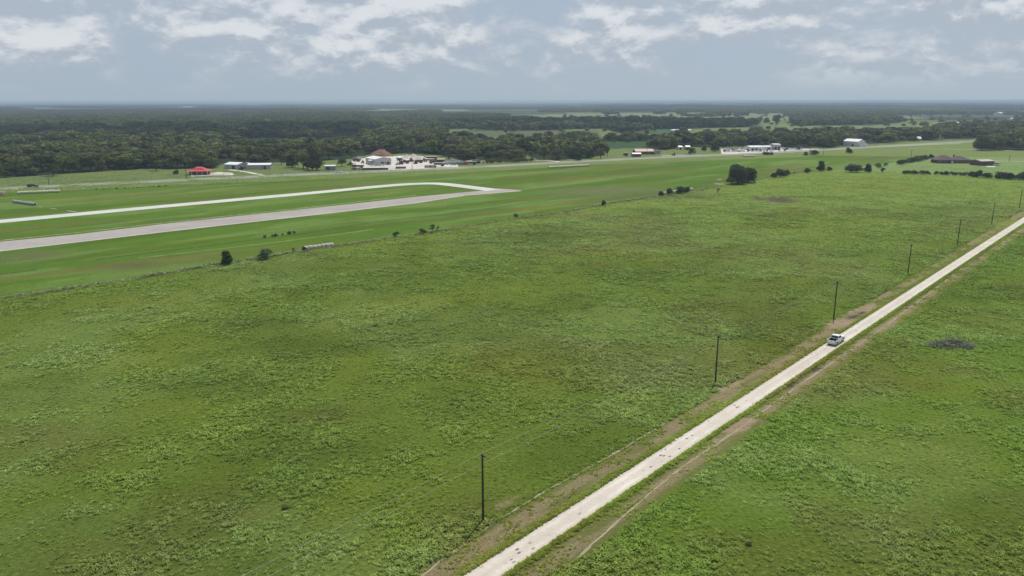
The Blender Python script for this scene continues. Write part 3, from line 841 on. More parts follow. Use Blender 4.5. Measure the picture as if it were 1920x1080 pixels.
tree_kind('tall', 3, 14, 4.2, 2.5, 1500, 0.42, 'oak', 0.34, 12, 1.15)
tree_kind('bush', 4, 3, 1.8, 0.1, 1100, 0.17, 'dark_leaf', 0.10, 10, low=0.09)
tree_kind('bushg', 3, 3, 1.8, 0.3, 420, 0.17, 'grey_leaf', 0.09, 8)
tree_kind('bushl', 3, 3, 1.9, 0.2, 600, 0.20, 'oak', 0.10, 8)
tree_kind('big', 2, 10, 5.4, 0.2, 6500, 0.26, 'dark_leaf', 0.45, 26, low=0.08)
tree_kind('thin', 3, 3, 1.1, 0.8, 150, 0.14, 'grey_leaf', 0.06, 6)
def plant(kind, x, y, h, label, cat, group=None, name=None, wide=1.0, var=None):
    L, h0 = KIND[kind]
    c, t = L[rnd.randrange(len(L)) if var is None else var % len(L)]
    k = h / h0
    r = empty(name or ("tree" if cat == 'tree' else 'shrub'), (x, y, float(zg(x, y))), rnd.uniform(0, 6.28), label=label, cat=cat, group=group)
    r.scale = (k * wide, k * wide, k)
    link(bpy.data.objects.new("crown", c), r)
    if t: link(bpy.data.objects.new("trunk" if cat == 'tree' else "stem", t), r)
    return r
def plant_px(kind, px, py, hpx, label, cat, group=None, wide=1.0, name=None, var=None):
    x, y = G(px, py)
    return plant(kind, x, y, hpx * y / FPX * 1.03, label, cat, group, name, wide, var)

# ---- single trees and shrubs that stand by themselves
for a in (
 ('big', 1383, 345, 37, "large dark broad tree alone where the fence meets the airfield", 'tree', None, 1.05),
 ('big', 1402, 342, 28, "lower dark tree merging with the right side of the large lone tree", 'tree', None, 1.2),
 ('bushl', 1372, 346, 15, "small bush at the left foot of the large lone tree", 'shrub', None, 1.3),
 ('dark', 427, 496, 27, "dark dense round bushy tree on the near fence line, leftmost", 'tree', None, 1.0),
 ('bushg', 499, 486, 18, "greyish open bush on the near fence line right of the dark bushy tree", 'shrub', None, 1.6),
 ('thin', 551, 476, 12, "thin sapling on the fence line just left of the nearest bale row", 'shrub', None, 1.1),
 ('bush', 571, 470, 8, "small dark bush against the left end of the nearest bale row", 'shrub', None, 1.1),
 ('bushg', 743, 446, 12, "small grey bush on the fence line midway between bale row and field corner", 'shrub', None, 1.1),
 ('bushl', 793, 438, 9, "low green bush on the fence line, left of the paired saplings", 'shrub', None, 1.3),
 ('thin', 811, 436, 16, "taller spindly sapling on the fence line", 'shrub', None, 1.3),
 ('thin', 821, 434, 10, "short sapling just right of the taller spindly one", 'shrub', None, 1.1),
 ('bushg', 968, 409, 8, "small grey bush on the fence line at the middle of the picture", 'shrub', None, 1.2),
 ('bush', 1132, 385, 10, "small dark upright bush on the fence line below the airfield's end", 'shrub', None, 0.8),
 ('bush', 1240, 367, 8, "dark bush at the left end of the bush-grown bale row", 'shrub', None, 1.2),
 ('bush', 1256, 365, 12, "dark bush standing in front of the pale bale row", 'shrub', None, 0.8),
 ('bush', 1276, 363, 13, "bushier dark shrub half hiding the pale bale row", 'shrub', None, 1.2),
 ('bush', 1287, 361, 11, "dark shrub at the right end of the pale bale row", 'shrub', None, 1.1),
 ('thin', 1346, 362, 9, "thin sapling below the large lone tree", 'shrub', None, 1.4),
 ('thin', 1317, 360, 5, "tiny sapling right of the bush-grown bale row", 'shrub', None, 1.2),
 ('bush', 1450, 334, 10, "small dark bush, leftmost of the clump right of the large lone tree", 'shrub', None, 1.0),
 ('bush', 1463, 332, 14, "taller dark bush in the middle of the clump right of the large lone tree", 'shrub', None, 1.2),
 ('bush', 1475, 330, 12, "dark bush at the right of the clump beside the large lone tree", 'shrub', None, 1.0),
 ('thin', 1489, 328, 6, "tiny sapling trailing the clump right of the large lone tree", 'shrub', None, 1.2),
 ('bush', 1514, 324, 9, "round dark bush left of the pointed small tree on the far fence", 'shrub', None, 1.2),
 ('dark', 1539, 321, 19, "pointed small dark tree on the far fence", 'tree', None, 0.95),
 ('bush', 1555, 320, 7, "low dark bush right of the pointed small tree", 'shrub', None, 1.2),
 ('bush', 1594, 323, 14, "dark bush at the left end of the far hedge", 'shrub', None, 1.3),
 ('bush', 1607, 323, 14, "dark bush second from the left end of the far hedge", 'shrub', None, 1.3),
 ('dark', 1627, 323, 16, "small dark tree in the far hedge with a gap on its right", 'tree', None, 1.0),
 ('bushl', 1655, 324, 10, "sparse small bush in the far hedge gap", 'shrub', None, 0.8),
 ('bushl', 1647, 315, 8, "low bush where the two far hedges meet", 'shrub', None, 1.4),
 ('bushg', 1660, 312, 6, "thin low bush on the slanting hedge's lower end", 'shrub', None, 1.3),
 ('bush', 1592, 288, 10, "round dark tree alone on the grass below the white barn", 'shrub', None, 1.05),
 ('bush', 1511, 292, 7, "small dark bush left of the pole near the highway", 'shrub', None, 1.0),
 ('bush', 1527, 291, 9, "dark round bush between two poles near the highway", 'shrub', None, 1.5),
 ('bushl', 1293, 289, 12, "loose round bush beside the highway left of the car lot", 'shrub', None, 1.6),
 ('dark', 1340, 284, 18, "dark tree at the left edge of the car lot", 'tree', None, 1.1),
 ('dark', 1320, 283, 10, "low dark tree left of the car lot tree", 'tree', None, 1.3),
 ('tall', 1455, 236, 20, "tall dark tree standing alone on the pale far field", 'tree', None, 1.3),
 ('dark', 1437, 231, 10, "small dark tree left of the tall far tree", 'tree', None, 1.3),
 ('oak', 100, 330, 22, "spreading tree in the meadow in front of the left wood", 'tree', None, 1.25),
 ('dark', 293, 320, 20, "dark bushy tree at the wood edge left of the red roof", 'tree', None, 1.1),
 ('bush', 330, 327, 8, "small round bush on the grass left of the red roof", 'shrub', None, 1.2),
 ('tall', 528, 309, 28, "slim tree right of the long grey building", 'tree', None, 0.9),
 ('dark', 548, 314, 26, "dark tree second right of the long grey building", 'tree', None, 1.0),
 ('light', 569, 316, 30, "bright green tree next to the tall dark cedar", 'tree', None, 1.0),
 ('dark', 594, 319, 43, "tall dark conical cedar by the highway left of the grey shed", 'tree', None, 0.85),
 ('dark', 577, 318, 18, "low dark tree at the left foot of the tall cedar", 'tree', None, 1.0),
 ('light', 641, 312, 15, "round bright bushy tree at the left of the machinery yard", 'tree', None, 1.3),
 ('light', 660, 297, 16, "pale green tree behind the left end of the machinery yard", 'tree', None, 1.1),
 ('light', 1020, 299, 25, "broad yellowish tree by the highway driveway", 'tree', None, 1.2),
 ('light', 1043, 300, 22, "olive green tree just right of the broad yellowish tree", 'tree', None, 1.2),
 ('dark', 1084, 301, 14, "dark compact tree beside the highway", 'tree', None, 1.2),
 ('dark', 1106, 297, 16, "dark compact tree second along the highway", 'tree', None, 1.2),
 ('light', 1126, 298, 18, "pale bush tree in front of the slim dark one", 'tree', None, 1.0),
 ('tall', 1139, 293, 18, "slim dark tree by the highway left of the faded red house", 'tree', None, 0.9),
 ('oak', 1840, 282, 27, "open-crowned tree with visible trunk at the lane's edge on the right", 'tree', None, 1.1),
 ('oak', 1873, 282, 24, "second open-crowned tree along the lane on the right", 'tree', None, 1.0),
):
    k, px, py, hp, lab, cat, grp, wd = a
    plant_px(k, px, py, hp, lab, cat, grp, wd)
# hedges: rows of bushes
def row(pts, kinds, hs, label, group, n):
    p = resample(GP(pts), 0.5)
    for i in range(n):
        q = p[int((i + rnd.uniform(0.1, 0.9)) / n * (len(p) - 1))]
        plant(rnd.choice(kinds), q[0] + rnd.uniform(-1, 1), q[1] + rnd.uniform(-1, 1), rnd.uniform(*hs), label, 'shrub', group, wide=rnd.uniform(1.0, 1.5))
row([(1688, 309), (1715, 303), (1745, 297)], ['bush', 'bushl'], (2.8, 4.6), "dark bush in the short hedge slanting up to the brown house", "bushes of the slanting hedge", 12)
row([(1690, 326), (1760, 328), (1820, 330)], ['bushl', 'bush'], (2.0, 3.2), "low bush of the far hedge in front of the brown house", "low bushes of the far hedge", 15)
row([(1815, 331), (1850, 334)], ['bush'], (3.6, 4.8), "dark bush of the far hedge in front of the brick shed", "dark hedge bushes near the brick shed", 4)
row([(1850, 334), (1885, 336)], ['bushl', 'bush'], (2.0, 3.2), "small bush in the dip between the tall hedge clumps at right", "small bushes between the tall hedge clumps", 5)
row([(1868, 335), (1925, 338)], ['bush'], (4.2, 5.8), "tall dark bush at the right end of the far hedge", "tall bushes at the right end of the hedge", 6)
row([(500, 445), (560, 437)], ['bushl', 'bush'], (0.6, 1.2), "knee-high dark shrub on the ditch between runway and fence", "small shrubs along the airfield ditch", 9)
row([(170, 356), (240, 353), (320, 349)], ['bush'], (0.35, 0.9), "low dark scrub in the ditch below the highway at left", "low scrub along the left ditch", 16)
row([(1430, 290.5), (1450, 290.5)], ['bush'], (2.2, 3.2), "small dark bush on the verge opposite the car lot", "bushes on the verge by the car lot", 5)
row([(905, 307), (1000, 303)], ['bushl', 'light'], (2.0, 4.0), "green scrub bush between the machinery yard and the highway trees", "scrub bushes right of the machinery yard", 18)

# ---- the woods: trees one can tell apart, then the rest as one mass
pts = []
bounds = {'left': 13.5, 'centre': 13.5, 'belt': 13.0, 'hedge': 9.0, 'mid': 13.5, 'right': 14.0, 'rfar': 13.0, 'rfar2': 15.0}
gx, gy = np.meshgrid(np.arange(-1900, 2000, 8.0), np.arange(520, 2700, 8.0))
gx = gx.ravel() + rng.uniform(-3.6, 3.6, gx.size); gy = gy.ravel() + rng.uniform(-3.6, 3.6, gy.size)
vis = (np.abs(gx) < 0.75 * gy + 60)
gx, gy = gx[vis], gy[vis]
qx, qy = proj(gx, gy)
for nm, poly in WOODS.items():
    k = inpoly(qx, qy, poly)
    keep = rng.random(k.sum()) < min(1, (8.0 / bounds[nm]) ** 2 * 1.1)
    a = np.column_stack([gx[k], gy[k]])[keep]
    pts += [(nm, x, y) for x, y in a]
# scattered trees on the farther fields
k = (~inpoly(qx, qy, WOODS['left'])) & (gy > 720) & (qy < 278) & (rng.random(gx.size) < 0.004 * sm(fbm(gx, gy, 120), 0.4, 0.6) * 3)
pts += [('scatter', x, y) for x, y in np.column_stack([gx[k], gy[k]])]
pts.sort(key=lambda q: math.hypot(q[1], q[2]))
WLAB = {'left': ("leafy oak in the dense wood beyond the highway on the left", "trees of the wood on the left"),
        'centre': ("green tree in the wood behind the highway at the middle", "trees of the middle wood"),
        'mid': ("dark green tree in the wood behind the car lot and barn", "trees behind the car lot"),
        'right': ("dark tree in the grove at the right edge beyond the lane", "trees of the right grove"),
        'hedge': ("low tree in the far hedge line beyond the middle wood", "trees of the far hedge line"),
        'scatter': ("tree scattered on the far pale fields", "scattered far trees")}
# keep clear of the buildings and the yard
def clear(x, y):
    a, b = proj(np.array([x]), np.array([y])); a, b = float(a[0]), float(b[0])
    return not ((410 < a < 515 and b > 306) or (640 < a < 900 and b > 288 + max(0, (a - 820)) * 0.25) or (340 < a < 412 and b > 318) or (1405 < a < 1500 and b > 276) or (1595 < a < 1640 and b > 267))
pts = [q for q in pts if clear(q[1], q[2])]
NIND = 225
for nm, x, y in pts[:NIND]:
    lab, grp = WLAB.get(nm, WLAB['left'])
    kd = rnd.choice(['oak', 'oak', 'oak', 'light', 'tall', 'dark']) if nm != 'scatter' else 'dark'
    hh = rnd.choice([rnd.uniform(5, 8), rnd.uniform(8, 12), rnd.uniform(10, 14.5)])
    plant(kd, x, y, hh, lab, 'tree', grp, wide=rnd.uniform(1.25, 1.8))
rest = [q for q in pts[NIND:] if not (q[0] in ('left', 'rfar', 'belt') and q[2] > 800 and float(fbm(np.array([q[1]]), np.array([q[2] * 0.35]), 90, 3)[0]) > 0.61)]
print("wood trees", len(pts))

def instancer(name, P, scale, protos, label=None, cat=None, wcol=None, sxyz=None):
    """one object whose points carry leafy clumps"""
    me = bpy.data.meshes.new(name)
    me.vertices.add(len(P)); me.vertices.foreach_set('co', np.ascontiguousarray(P, np.float32).ravel())
    sc = me.attributes.new('sc', 'FLOAT_VECTOR', 'POINT')
    sc.data.foreach_set('vector', np.ascontiguousarray(scale, np.float32).ravel())
    rt = me.attributes.new('rot', 'FLOAT_VECTOR', 'POINT')
    rv = np.zeros((len(P), 3), np.float32); rv[:, 2] = rng.uniform(0, 6.28, len(P))
    rt.data.foreach_set('vector', rv.ravel())
    if wcol is not None:
        a = me.attributes.new('wcol', 'FLOAT_COLOR', 'POINT'); d = np.ones((len(P), 4), np.float32); d[:, :3] = wcol; a.data.foreach_set('color', d.ravel())
    pc = bpy.data.collections.new(name + "_kinds")
    for q in protos: pc.objects.link(q)
    gt = bpy.data.node_groups.new(name + "_nodes", 'GeometryNodeTree')
    gt.interface.new_socket("Geometry", in_out='INPUT', socket_type='NodeSocketGeometry')
    gt.interface.new_socket("Geometry", in_out='OUTPUT', socket_type='NodeSocketGeometry')
    n = gt.nodes; l = gt.links
    gi = n.new('NodeGroupInput'); go = n.new('NodeGroupOutput')
    ci = n.new('GeometryNodeCollectionInfo'); ci.inputs['Collection'].default_value = pc
    ci.inputs['Separate Children'].default_value = True; ci.inputs['Reset Children'].default_value = True
    mp = n.new('GeometryNodeMeshToPoints')
    ip = n.new('GeometryNodeInstanceOnPoints'); ip.inputs['Pick Instance'].default_value = True
    def named(nm):
        a = n.new('GeometryNodeInputNamedAttribute'); a.data_type = 'FLOAT_VECTOR'; a.inputs['Name'].default_value = nm; return a.outputs[0]
    l.new(gi.outputs[0], mp.inputs['Mesh']); l.new(mp.outputs[0], ip.inputs['Points']); l.new(ci.outputs[0], ip.inputs['Instance'])
    er = n.new('FunctionNodeEulerToRotation'); l.new(named('rot'), er.inputs[0]); l.new(er.outputs[0], ip.inputs['Rotation'])
    l.new(named('sc'), ip.inputs['Scale']); l.new(ip.outputs[0], go.inputs[0])
    o = link(bpy.data.objects.new(name, me))
    md = o.modifiers.new("clumps", 'NODES'); md.node_group = gt
    tag(o, label, cat, kind='stuff')
    return o
def proto(name, me): return bpy.data.objects.new(name, me)
fp = []
for i in range(6):
    V_, F_ = crown_arrays(500 + i, 10, 5.2, 1.2, 520, 0.72, 9)
    fp.append(proto("far_crown", np_mesh("far_crown", V_, F_, M['light_leaf' if i == 5 else ('dark_leaf' if i == 4 else 'wood_far')])))
A = np.array([(x, y) for _, x, y in rest])
nmn = np.array([n for n, _, _ in rest])
P = np.column_stack([A, zg(A[:, 0], A[:, 1])])
s = rng.choice([0.55, 0.85, 1.05, 1.35], len(P)) * rng.uniform(0.85, 1.12, len(P)); s = np.where(nmn == 'scatter', s * 0.75, s); s = np.where(nmn == 'hedge', s * 0.7, s)
wd = rng.uniform(1.25, 1.8, len(P))
instancer("woodland", P, np.column_stack([s * wd, s * wd, s]), fp, "dense dark woodland stretching away beyond the highway", "woodland")

# distant country: groves scattered out to the horizon
cp = []
for i in range(4):
    Vs = []; Fs = []; b = 0
    for k in range(16):
        V_, F_ = crown_arrays(900 + i * 40 + k, rnd.uniform(8, 13), rnd.uniform(5, 8), 0.6, 46, 2.3, 5)
        V_ = V_ + np.array([rng.uniform(-34, 34), rng.uniform(-22, 22), -0.8]); Vs.append(V_); Fs.append(F_ + b); b += len(V_)
    cp.append(proto("far_grove", np_mesh("far_grove", np.vstack(Vs), np.vstack(Fs), M['wood_far'])))
n = 120000
yy = 1400 * (19000 / 1400) ** rng.random(n); xx = rng.uniform(-0.8, 0.8, n) * yy
# thin by distance so that groves stay evenly spread
keep = rng.random(n) < np.clip((yy / 9000) ** 1.0 * 2.2, 0.06, 1)
xx, yy = xx[keep], yy[keep]
qx, qy = proj(xx, yy)
cov = fbm(xx, yy * 0.45, 520, 4)
thr = np.where(qx > 1450, 0.50, np.where(qx < 820, 0.46, 0.52))
light = inpoly(qx, qy, [(830, 224), (930, 219), (1100, 210), (1240, 210), (1480, 212), (1500, 225), (1300, 228), (1000, 227)])
k = (qy < 233) & (cov > thr) & (~light | (rng.random(len(xx)) < 0.02)) & ~((qy > 228) & (qx > 880) & (qx < 1480))
CLEAR = [(372, 218, 482, 226), (30, 202, 105, 206), (80, 221, 190, 227), (250, 236, 430, 241), (440, 233, 560, 238), (650, 221, 900, 226), (330, 200, 375, 204), (1480, 232, 1700, 238), (1560, 214, 1600, 219), (1690, 216, 1720, 224), (1620, 214, 1650, 218), (700, 205, 880, 208), (560, 213, 640, 216)]
for c_1 in CLEAR: k &= ~((qx > c_1[0]) & (qx < c_1[2]) & (qy > c_1[1]) & (qy < c_1[3]))
for nm in ('left',): k &= ~inpoly(qx, qy, WOODS[nm])
xx, yy = xx[k], yy[k]
P = np.column_stack([xx, yy, zg(xx, yy)])
s = rng.uniform(0.7, 1.15, len(P))
instancer("far_groves", P, np.column_stack([s, s, s * 0.95]), cp, "hazy patchwork of far groves reaching the horizon", "woodland")
print("far groves", len(P))

# ------------------------------------------------------------------ weeds and tall grass in the near fields
def weed_mesh(seed, n, r0, h, w):
    r = np.random.default_rng(seed); V = []; F = []
    for i in range(n):
        a = r.uniform(0, 2 * math.pi); q = r0 * math.sqrt(r.uniform()); bx, by = q * math.cos(a), q * math.sin(a)
        ax = r.uniform(0, 2 * math.pi); L_ = h * r.uniform(0.6, 1.2); lean = r.uniform(0.2, 0.9)
        dx, dy = math.cos(ax) * lean * L_, math.sin(ax) * lean * L_
        px_, py_ = -math.sin(ax) * w * r.uniform(.6, 1.2), math.cos(ax) * w * r.uniform(.6, 1.2)
        b = len(V); hz_ = L_ * 0.9
        V += [(bx - px_ * .4, by - py_ * .4, -0.02), (bx + px_ * .4, by + py_ * .4, -0.02),
              (bx + dx * .5 + px_, by + dy * .5 + py_, hz_ * .7), (bx + dx * .5 - px_, by + dy * .5 - py_, hz_ * .7),
              (bx + dx + px_ * .3, by + dy + py_ * .3, hz_ * .8), (bx + dx - px_ * .3, by + dy - py_ * .3, hz_ * .8)]
        F += [(b, b + 1, b + 2, b + 3), (b + 3, b + 2, b + 4, b + 5)]
    return np_mesh("weed_clump", np.array(V), np.array(F), M['weed'])
wp = [proto("weed", weed_mesh(60 + i, 15, 0.21, 0.24, 0.045)) for i in range(5)]
tp = [proto("tuft", weed_mesh(80 + i, 18, 0.20, 0.34, 0.035)) for i in range(4)]
n = 5400000
yy = rng.uniform(55, 620, n); xx = rng.uniform(-0.92, 1.04, n) * (yy + 14)
keep = rng.random(n) < np.clip((yy + 12) / 620.0, 0, 1) * np.clip(1.25 - yy / 500, 0.12, 1)          # even density over the ground
xx, yy = xx[keep], yy[keep]
_, d = road_sd(xx, yy)
qx, qy = proj(xx, yy)
airm = inpoly(qx, qy, AIRPOLY)
patch = fbm(xx, yy, 15, 4) * 0.55 + fbm(xx + 77, yy, 4.0, 3) * 0.45
dens = (0.30 + 0.70 * sm(patch, 0.40, 0.62))
row_r = np.exp(-((d - 7.2) / 0.8) ** 2) + np.exp(-((d - 10.0) / 0.8) ** 2) * 0.7 + np.exp(-((d + 7.0) / 0.8) ** 2)
dens = np.maximum(dens * 0.72, np.clip(row_r, 0, 1))
edge = 0.9 * (fbm(xx, yy, 3.0, 3) - 0.5) * 2
dens = np.where((d + edge > -6.1) & (d + edge < 6.2), 0.0, dens)
dens = np.where(airm, 0, dens)
mk = MARK[np.clip(np.searchsorted(YS, yy), 0, ny - 1), np.clip(np.searchsorted(XS, xx), 0, nx - 1)]
k = (rng.random(len(xx)) < dens * 0.85) & (mk[:, 0] < 0.35) & (mk[:, 1] < 0.45)
xx, yy, dd, pp, rr_ = xx[k], yy[k], d[k], patch[k], row_r[k]
P = np.column_stack([xx, yy, xx * 0])
s = rng.uniform(0.55, 1.25, len(P)) * (0.62 + 1.0 * np.clip(pp - 0.40, 0, 0.3) / 0.3) * (1 + 0.25 * rr_) * np.clip(0.85 + yy / 400, 0.9, 1.6) * np.clip(1.55 - yy / 620, 0.5, 1)
fc = field_at(xx, yy)
instancer("field_weeds", P, np.column_stack([s * 1.1, s * 1.1, s]), wp, "leafy grey-green weeds in patches over the grass pasture", "weeds", wcol=fc)
print("weeds", len(P))
# tufts along both edges of the gravel road and over the verges
n = 60000
ss = rng.uniform(60, 520, n); side = rng.random(n) < 0.5
off = np.abs(rng.normal(0, 0.34, n)) + 1.72
off = np.where(rng.random(n) < 0.5, off, rng.uniform(1.9, 6.6, n))
off = np.where(side, off, -off)
p_ = np.array([ss * RCOS, off]).T
xx = _rx(p_[:, 0]) + off / RCOS; yy = p_[:, 0]
keepv = (np.abs(off) < 2.7) | (fbm(xx, yy, 3, 3) > 0.52)
mk = MARK[np.clip(np.searchsorted(YS, yy), 0, ny - 1), np.clip(np.searchsorted(XS, xx), 0, nx - 1)]
keepv &= ~((np.abs(off) > 2.4) & (mk[:, :2].max(1) > 0.4))
xx, yy, off = xx[keepv], yy[keepv], off[keepv]
s = rng.uniform(0.5, 1.15, len(xx)) * np.where(np.abs(off) < 2.7, 1.0, 0.75)
fc = field_at(xx, yy) * np.where(np.abs(off) < 2.7, 1.05, 1.15)[:, None] * np.array([1.15, 1.05, 0.8])
instancer("verge_grass", np.column_stack([xx, yy, xx * 0]), np.column_stack([s, s, s]), tp, "short ragged grass along the edges of the gravel road", "grass", wcol=fc)
# rank grass under the near fence
fl = resample(GP(FENCE), 0.6)
m_ = np.repeat(fl, 8, 0) + rng.normal(0, 0.65, (len(fl) * 8, 2)) + np.array([-0.15, 0.5])
s = rng.uniform(0.8, 1.9, len(m_)) * (0.5 + fbm(m_[:, 0], m_[:, 1], 5, 3))
fc = np.tile(lin(132, 138, 92) * K, (len(m_), 1)) * rng.uniform(0.5, 1.2, (len(m_), 1))
instancer("fence_grass", np.column_stack([m_, m_[:, 0] * 0]), np.column_stack([s, s, s * 1.2]), tp, "uncut grass grown up under the wire fence", "grass", wcol=fc)
# scattered darker weeds, each alone in the field
for px, py, h, lab in ((928, 695, 4, "low dark weed clump at the centre of the left pasture"), (536, 953, 7, "dark weed clump left of the nearest pole"),
                   (1405, 1022, 7, "dark weed clump near the bottom edge in the right field"), (1592, 893, 5, "dark tuft in the right field below the brush heap")):
    plant_px('bushl', px, py, h, lab, 'weed', wide=1.9, name='weed')
plant_px('bushl', 903, 984, 7, "tuft of dark weeds round the foot of the nearest pole", 'weed', wide=2.0, name='weed')

# ------------------------------------------------------------------ utility poles and power lines
SP = [road_sd(*G(*q)) for q in ((906, 978), (1341, 718), (1563, 597), (1702, 514), (1795, 459), (1859, 421), (1911, 391))]
ss = [float(s) for s, _ in SP]; dd_ = [float(d) for _, d in SP]
gap = (ss[-1] - ss[0]) / 6
ss = [ss[0] - gap] + ss + [ss[-1] + gap, ss[-1] + 2 * gap]; dd_ = [dd_[0]] + dd_ + [dd_[-1]] * 2
PLAB = ["first wooden utility pole, below the picture's lower edge", "nearest wooden utility pole, tallest in the picture, at the lower middle",
        "second wooden utility pole, left of the road before the white pickup", "third wooden utility pole, just beyond the white pickup",
        "fourth wooden utility pole along the gravel road", "fifth wooden utility pole along the gravel road", "sixth wooden utility pole along the gravel road",
        "seventh wooden utility pole near the right edge of the picture", "utility pole beyond the picture's right edge", "last utility pole beyond the right edge"]
PH = 9.4
pole_m = MB().tube((0, 0, -0.5), (0, 0, PH), 0.17, 0.115, 12).mesh("pole", M['polewood'])
arm_m = MB().box((0, 0.16, PH - 0.35), (0.8, 0.10, 0.12)).mesh("crossarm", M['polewood'])
ins = MB()
for x in (-0.5, 0.0, 0.5): ins.tube((x, 0.0 if x == 0 else 0.16, PH - 0.28 if x else PH), (x, 0.0 if x == 0 else 0.16, PH - 0.12 if x else PH + 0.2), 0.05, 0.035, 8)
ins_m = ins.mesh("insulator", M['concrete'])
yaw = -math.atan2(rdir[0], rdir[1])
ptops = []
for i, (s, d) in enumerate(zip(ss, dd_)):
    x, y = road_pt(s, d)
    r = empty("utility_pole", (x, y, 0), yaw, label=PLAB[i], cat="utility pole", group="utility poles along the gravel road")
    link(bpy.data.objects.new("pole", pole_m), r); link(bpy.data.objects.new("crossarm", arm_m), r); link(bpy.data.objects.new("insulators", ins_m), r)
    ptops.append((x, y))
def wire(name, off, h, label, rad=0.011):
    mb = MB()
    for (a, b) in zip(ptops[:-1], ptops[1:]):
        n = 14; prev = None
        for k in range(n + 1):
            t = k / n
            p = (a[0] + (b[0] - a[0]) * t + rnor[0] * off, a[1] + (b[1] - a[1]) * t + rnor[1] * off, h - 4 * 0.55 * t * (1 - t))
            if prev: mb.tube(prev, p, rad, rad, 4, False)
            prev = p
    tag(mb.build(name, M['wire']), label, "power line")
rnor = np.array([rdir[1], -rdir[0]])
wire("power_line", 0.0, PH + 0.2, "upper bare wire strung along the tops of the wooden poles")
wire("power_line", -0.5, PH - 1.6, "lower bare wire strung along the wooden poles")
def small_pole(px, py, hp, label, arm=True):
    x, y = G(px, py); h = hp * y / FPX * 1.02
    r = empty("utility_pole", (x, y, float(zg(x, y))), 0.3, label=label, cat="utility pole")
    MB().tube((0, 0, -0.3), (0, 0, h), 0.2, 0.13, 8).build("pole", M['polewood'], r)
    if arm: MB().box((0, -0.18, h - 0.7), (2.2, 0.12, 0.14)).build("crossarm", M['polewood'], r)
for a in ((92, 347, 14, "thin utility pole beside the highway at far left"), (350, 336, 24, "utility pole beside the highway in front of the red roof"),
          (773, 318, 22, "utility pole in front of the machinery yard"), (1213, 292, 14, "utility pole in front of the faded red house"),
          (1518, 290, 11, "utility pole on the verge right of the car lot"), (1544, 290, 11, "second utility pole on the verge right of the car lot"),
          (1708, 296, 14, "utility pole left of the brown house"), (1892, 303, 12, "utility pole at the right edge beyond the brick shed"),
          (1646, 273, 8, "utility pole right of the white barn"), (1041, 304, 8, "short post at the highway driveway")):
    small_pole(*a, arm=a[1] != 304)

# ------------------------------------------------------------------ wire fences
def fence(name, pts, step, label, h=1.25, nwire=4, maxp=98):
    p = np.array(GP(pts)); seg = np.linalg.norm(np.diff(p, axis=0), axis=1); cum = np.concatenate([[0], np.cumsum(seg)])
    n = min(maxp, int(cum[-1] / step))
    r = empty(name, (p[0, 0], p[0, 1], 0), 0, label=label, cat="fence")
    pm = MB().tube((0, 0, -0.2), (0, 0, h), 0.075, 0.065, 6).mesh("post", M['post'])
    top = []
    for i in range(n + 1):
        t = cum[-1] * i / n
        q = np.array([np.interp(t, cum, p[:, 0]), np.interp(t, cum, p[:, 1])]) - p[0]
        o = link(bpy.data.objects.new("post", pm), r); o.location = (q[0], q[1], 0); o.rotation_euler = (rnd.uniform(-.05, .05), rnd.uniform(-.05, .05), 0)
        top.append(q)
    mb = MB()
    for k in range(nwire):
        z_ = h * (0.3 + 0.65 * k / (nwire - 1))
        for a, b in zip(top[:-1], top[1:]): mb.tube((a[0], a[1] - 0.08, z_), (b[0], b[1] - 0.08, z_), 0.008, 0.008, 3, False)
    mb.build("wires", M['darksteel'], r)
fence("wire_fence", FENCE, 8.5, "long wire and wooden post fence between the pasture and the airfield")
fence("wire_fence", HEDGE_E, 7, "wire fence running through the far hedge on the right")
fence("wire_fence", [(1480, 291), (1600, 293.5), (1745, 296)], 7, "wire fence below the highway and the white barn", nwire=3)

# ------------------------------------------------------------------ rows of round bales lying end to end
def bale_mesh(mat, seed):
    r = np.random.default_rng(seed); mb = MB(); n = 14; prof = [(-0.76, 0.62), (-0.74, 0.80), (-0.4, 0.86), (0.4, 0.86), (0.74, 0.80), (0.76, 0.62)]
    V = []
    for y, rad in prof:
        for i in range(n):
            t = 2 * math.pi * i / n; q = rad * (1 + r.uniform(-.03, .03)); V.append((q * math.cos(t), y, max(-0.80, q * math.sin(t)) + 0.80))
    F = [(a * n + i, a * n + (i + 1) % n, (a + 1) * n + (i + 1) % n, (a + 1) * n + i) for a in range(len(prof) - 1) for i in range(n)]
    F += [tuple(range(n - 1, -1, -1)), tuple(range((len(prof) - 1) * n, len(prof) * n))]
    mb.add(V, F); me = mb.mesh("round_bale", mat, True); me.materials.append(M['bale_end'])
    for p in list(me.polygons)[-2:]: p.material_index = 1; p.use_smooth = False
    return me
def bales(a, b, mat, label, group):
    A = np.array(G(*a)); B = np.array(G(*b)); L = np.linalg.norm(B - A); n = max(3, int(round(L / 1.56)))
    ms = [bale_mesh(M[mat], k) for k in range(3)]; u = (B - A) / L; ang = -math.atan2(u[0], u[1])
    for i in range(n):
        q = A + u * (i + 0.5) * L / n
        o = link(bpy.data.objects.new("round_bale", ms[i % 3])); o.location = (q[0] + rnd.uniform(-.04, .04), q[1] + rnd.uniform(-.04, .04), 0); o.rotation_euler = (0, 0, ang + rnd.uniform(-.03, .03))
        o.scale = (rnd.uniform(.94, 1.05),) * 2 + (rnd.uniform(.9, 1.03),)
        tag(o, label, "hay bale", group)
bales((570, 469.5), (625, 463), 'bale', "pale weathered round bale in the nearest row, lying by the fence", "bales of the row by the near fence")
bales((25, 380), (66, 385.5), 'bale_grey', "grey round bale in the short row left above the taxiway", "bales of the short row above the taxiway")
bales((33, 364), (113, 360.5), 'bale_pale', "straw coloured round bale in the long row at the left below the highway", "bales of the long left row")
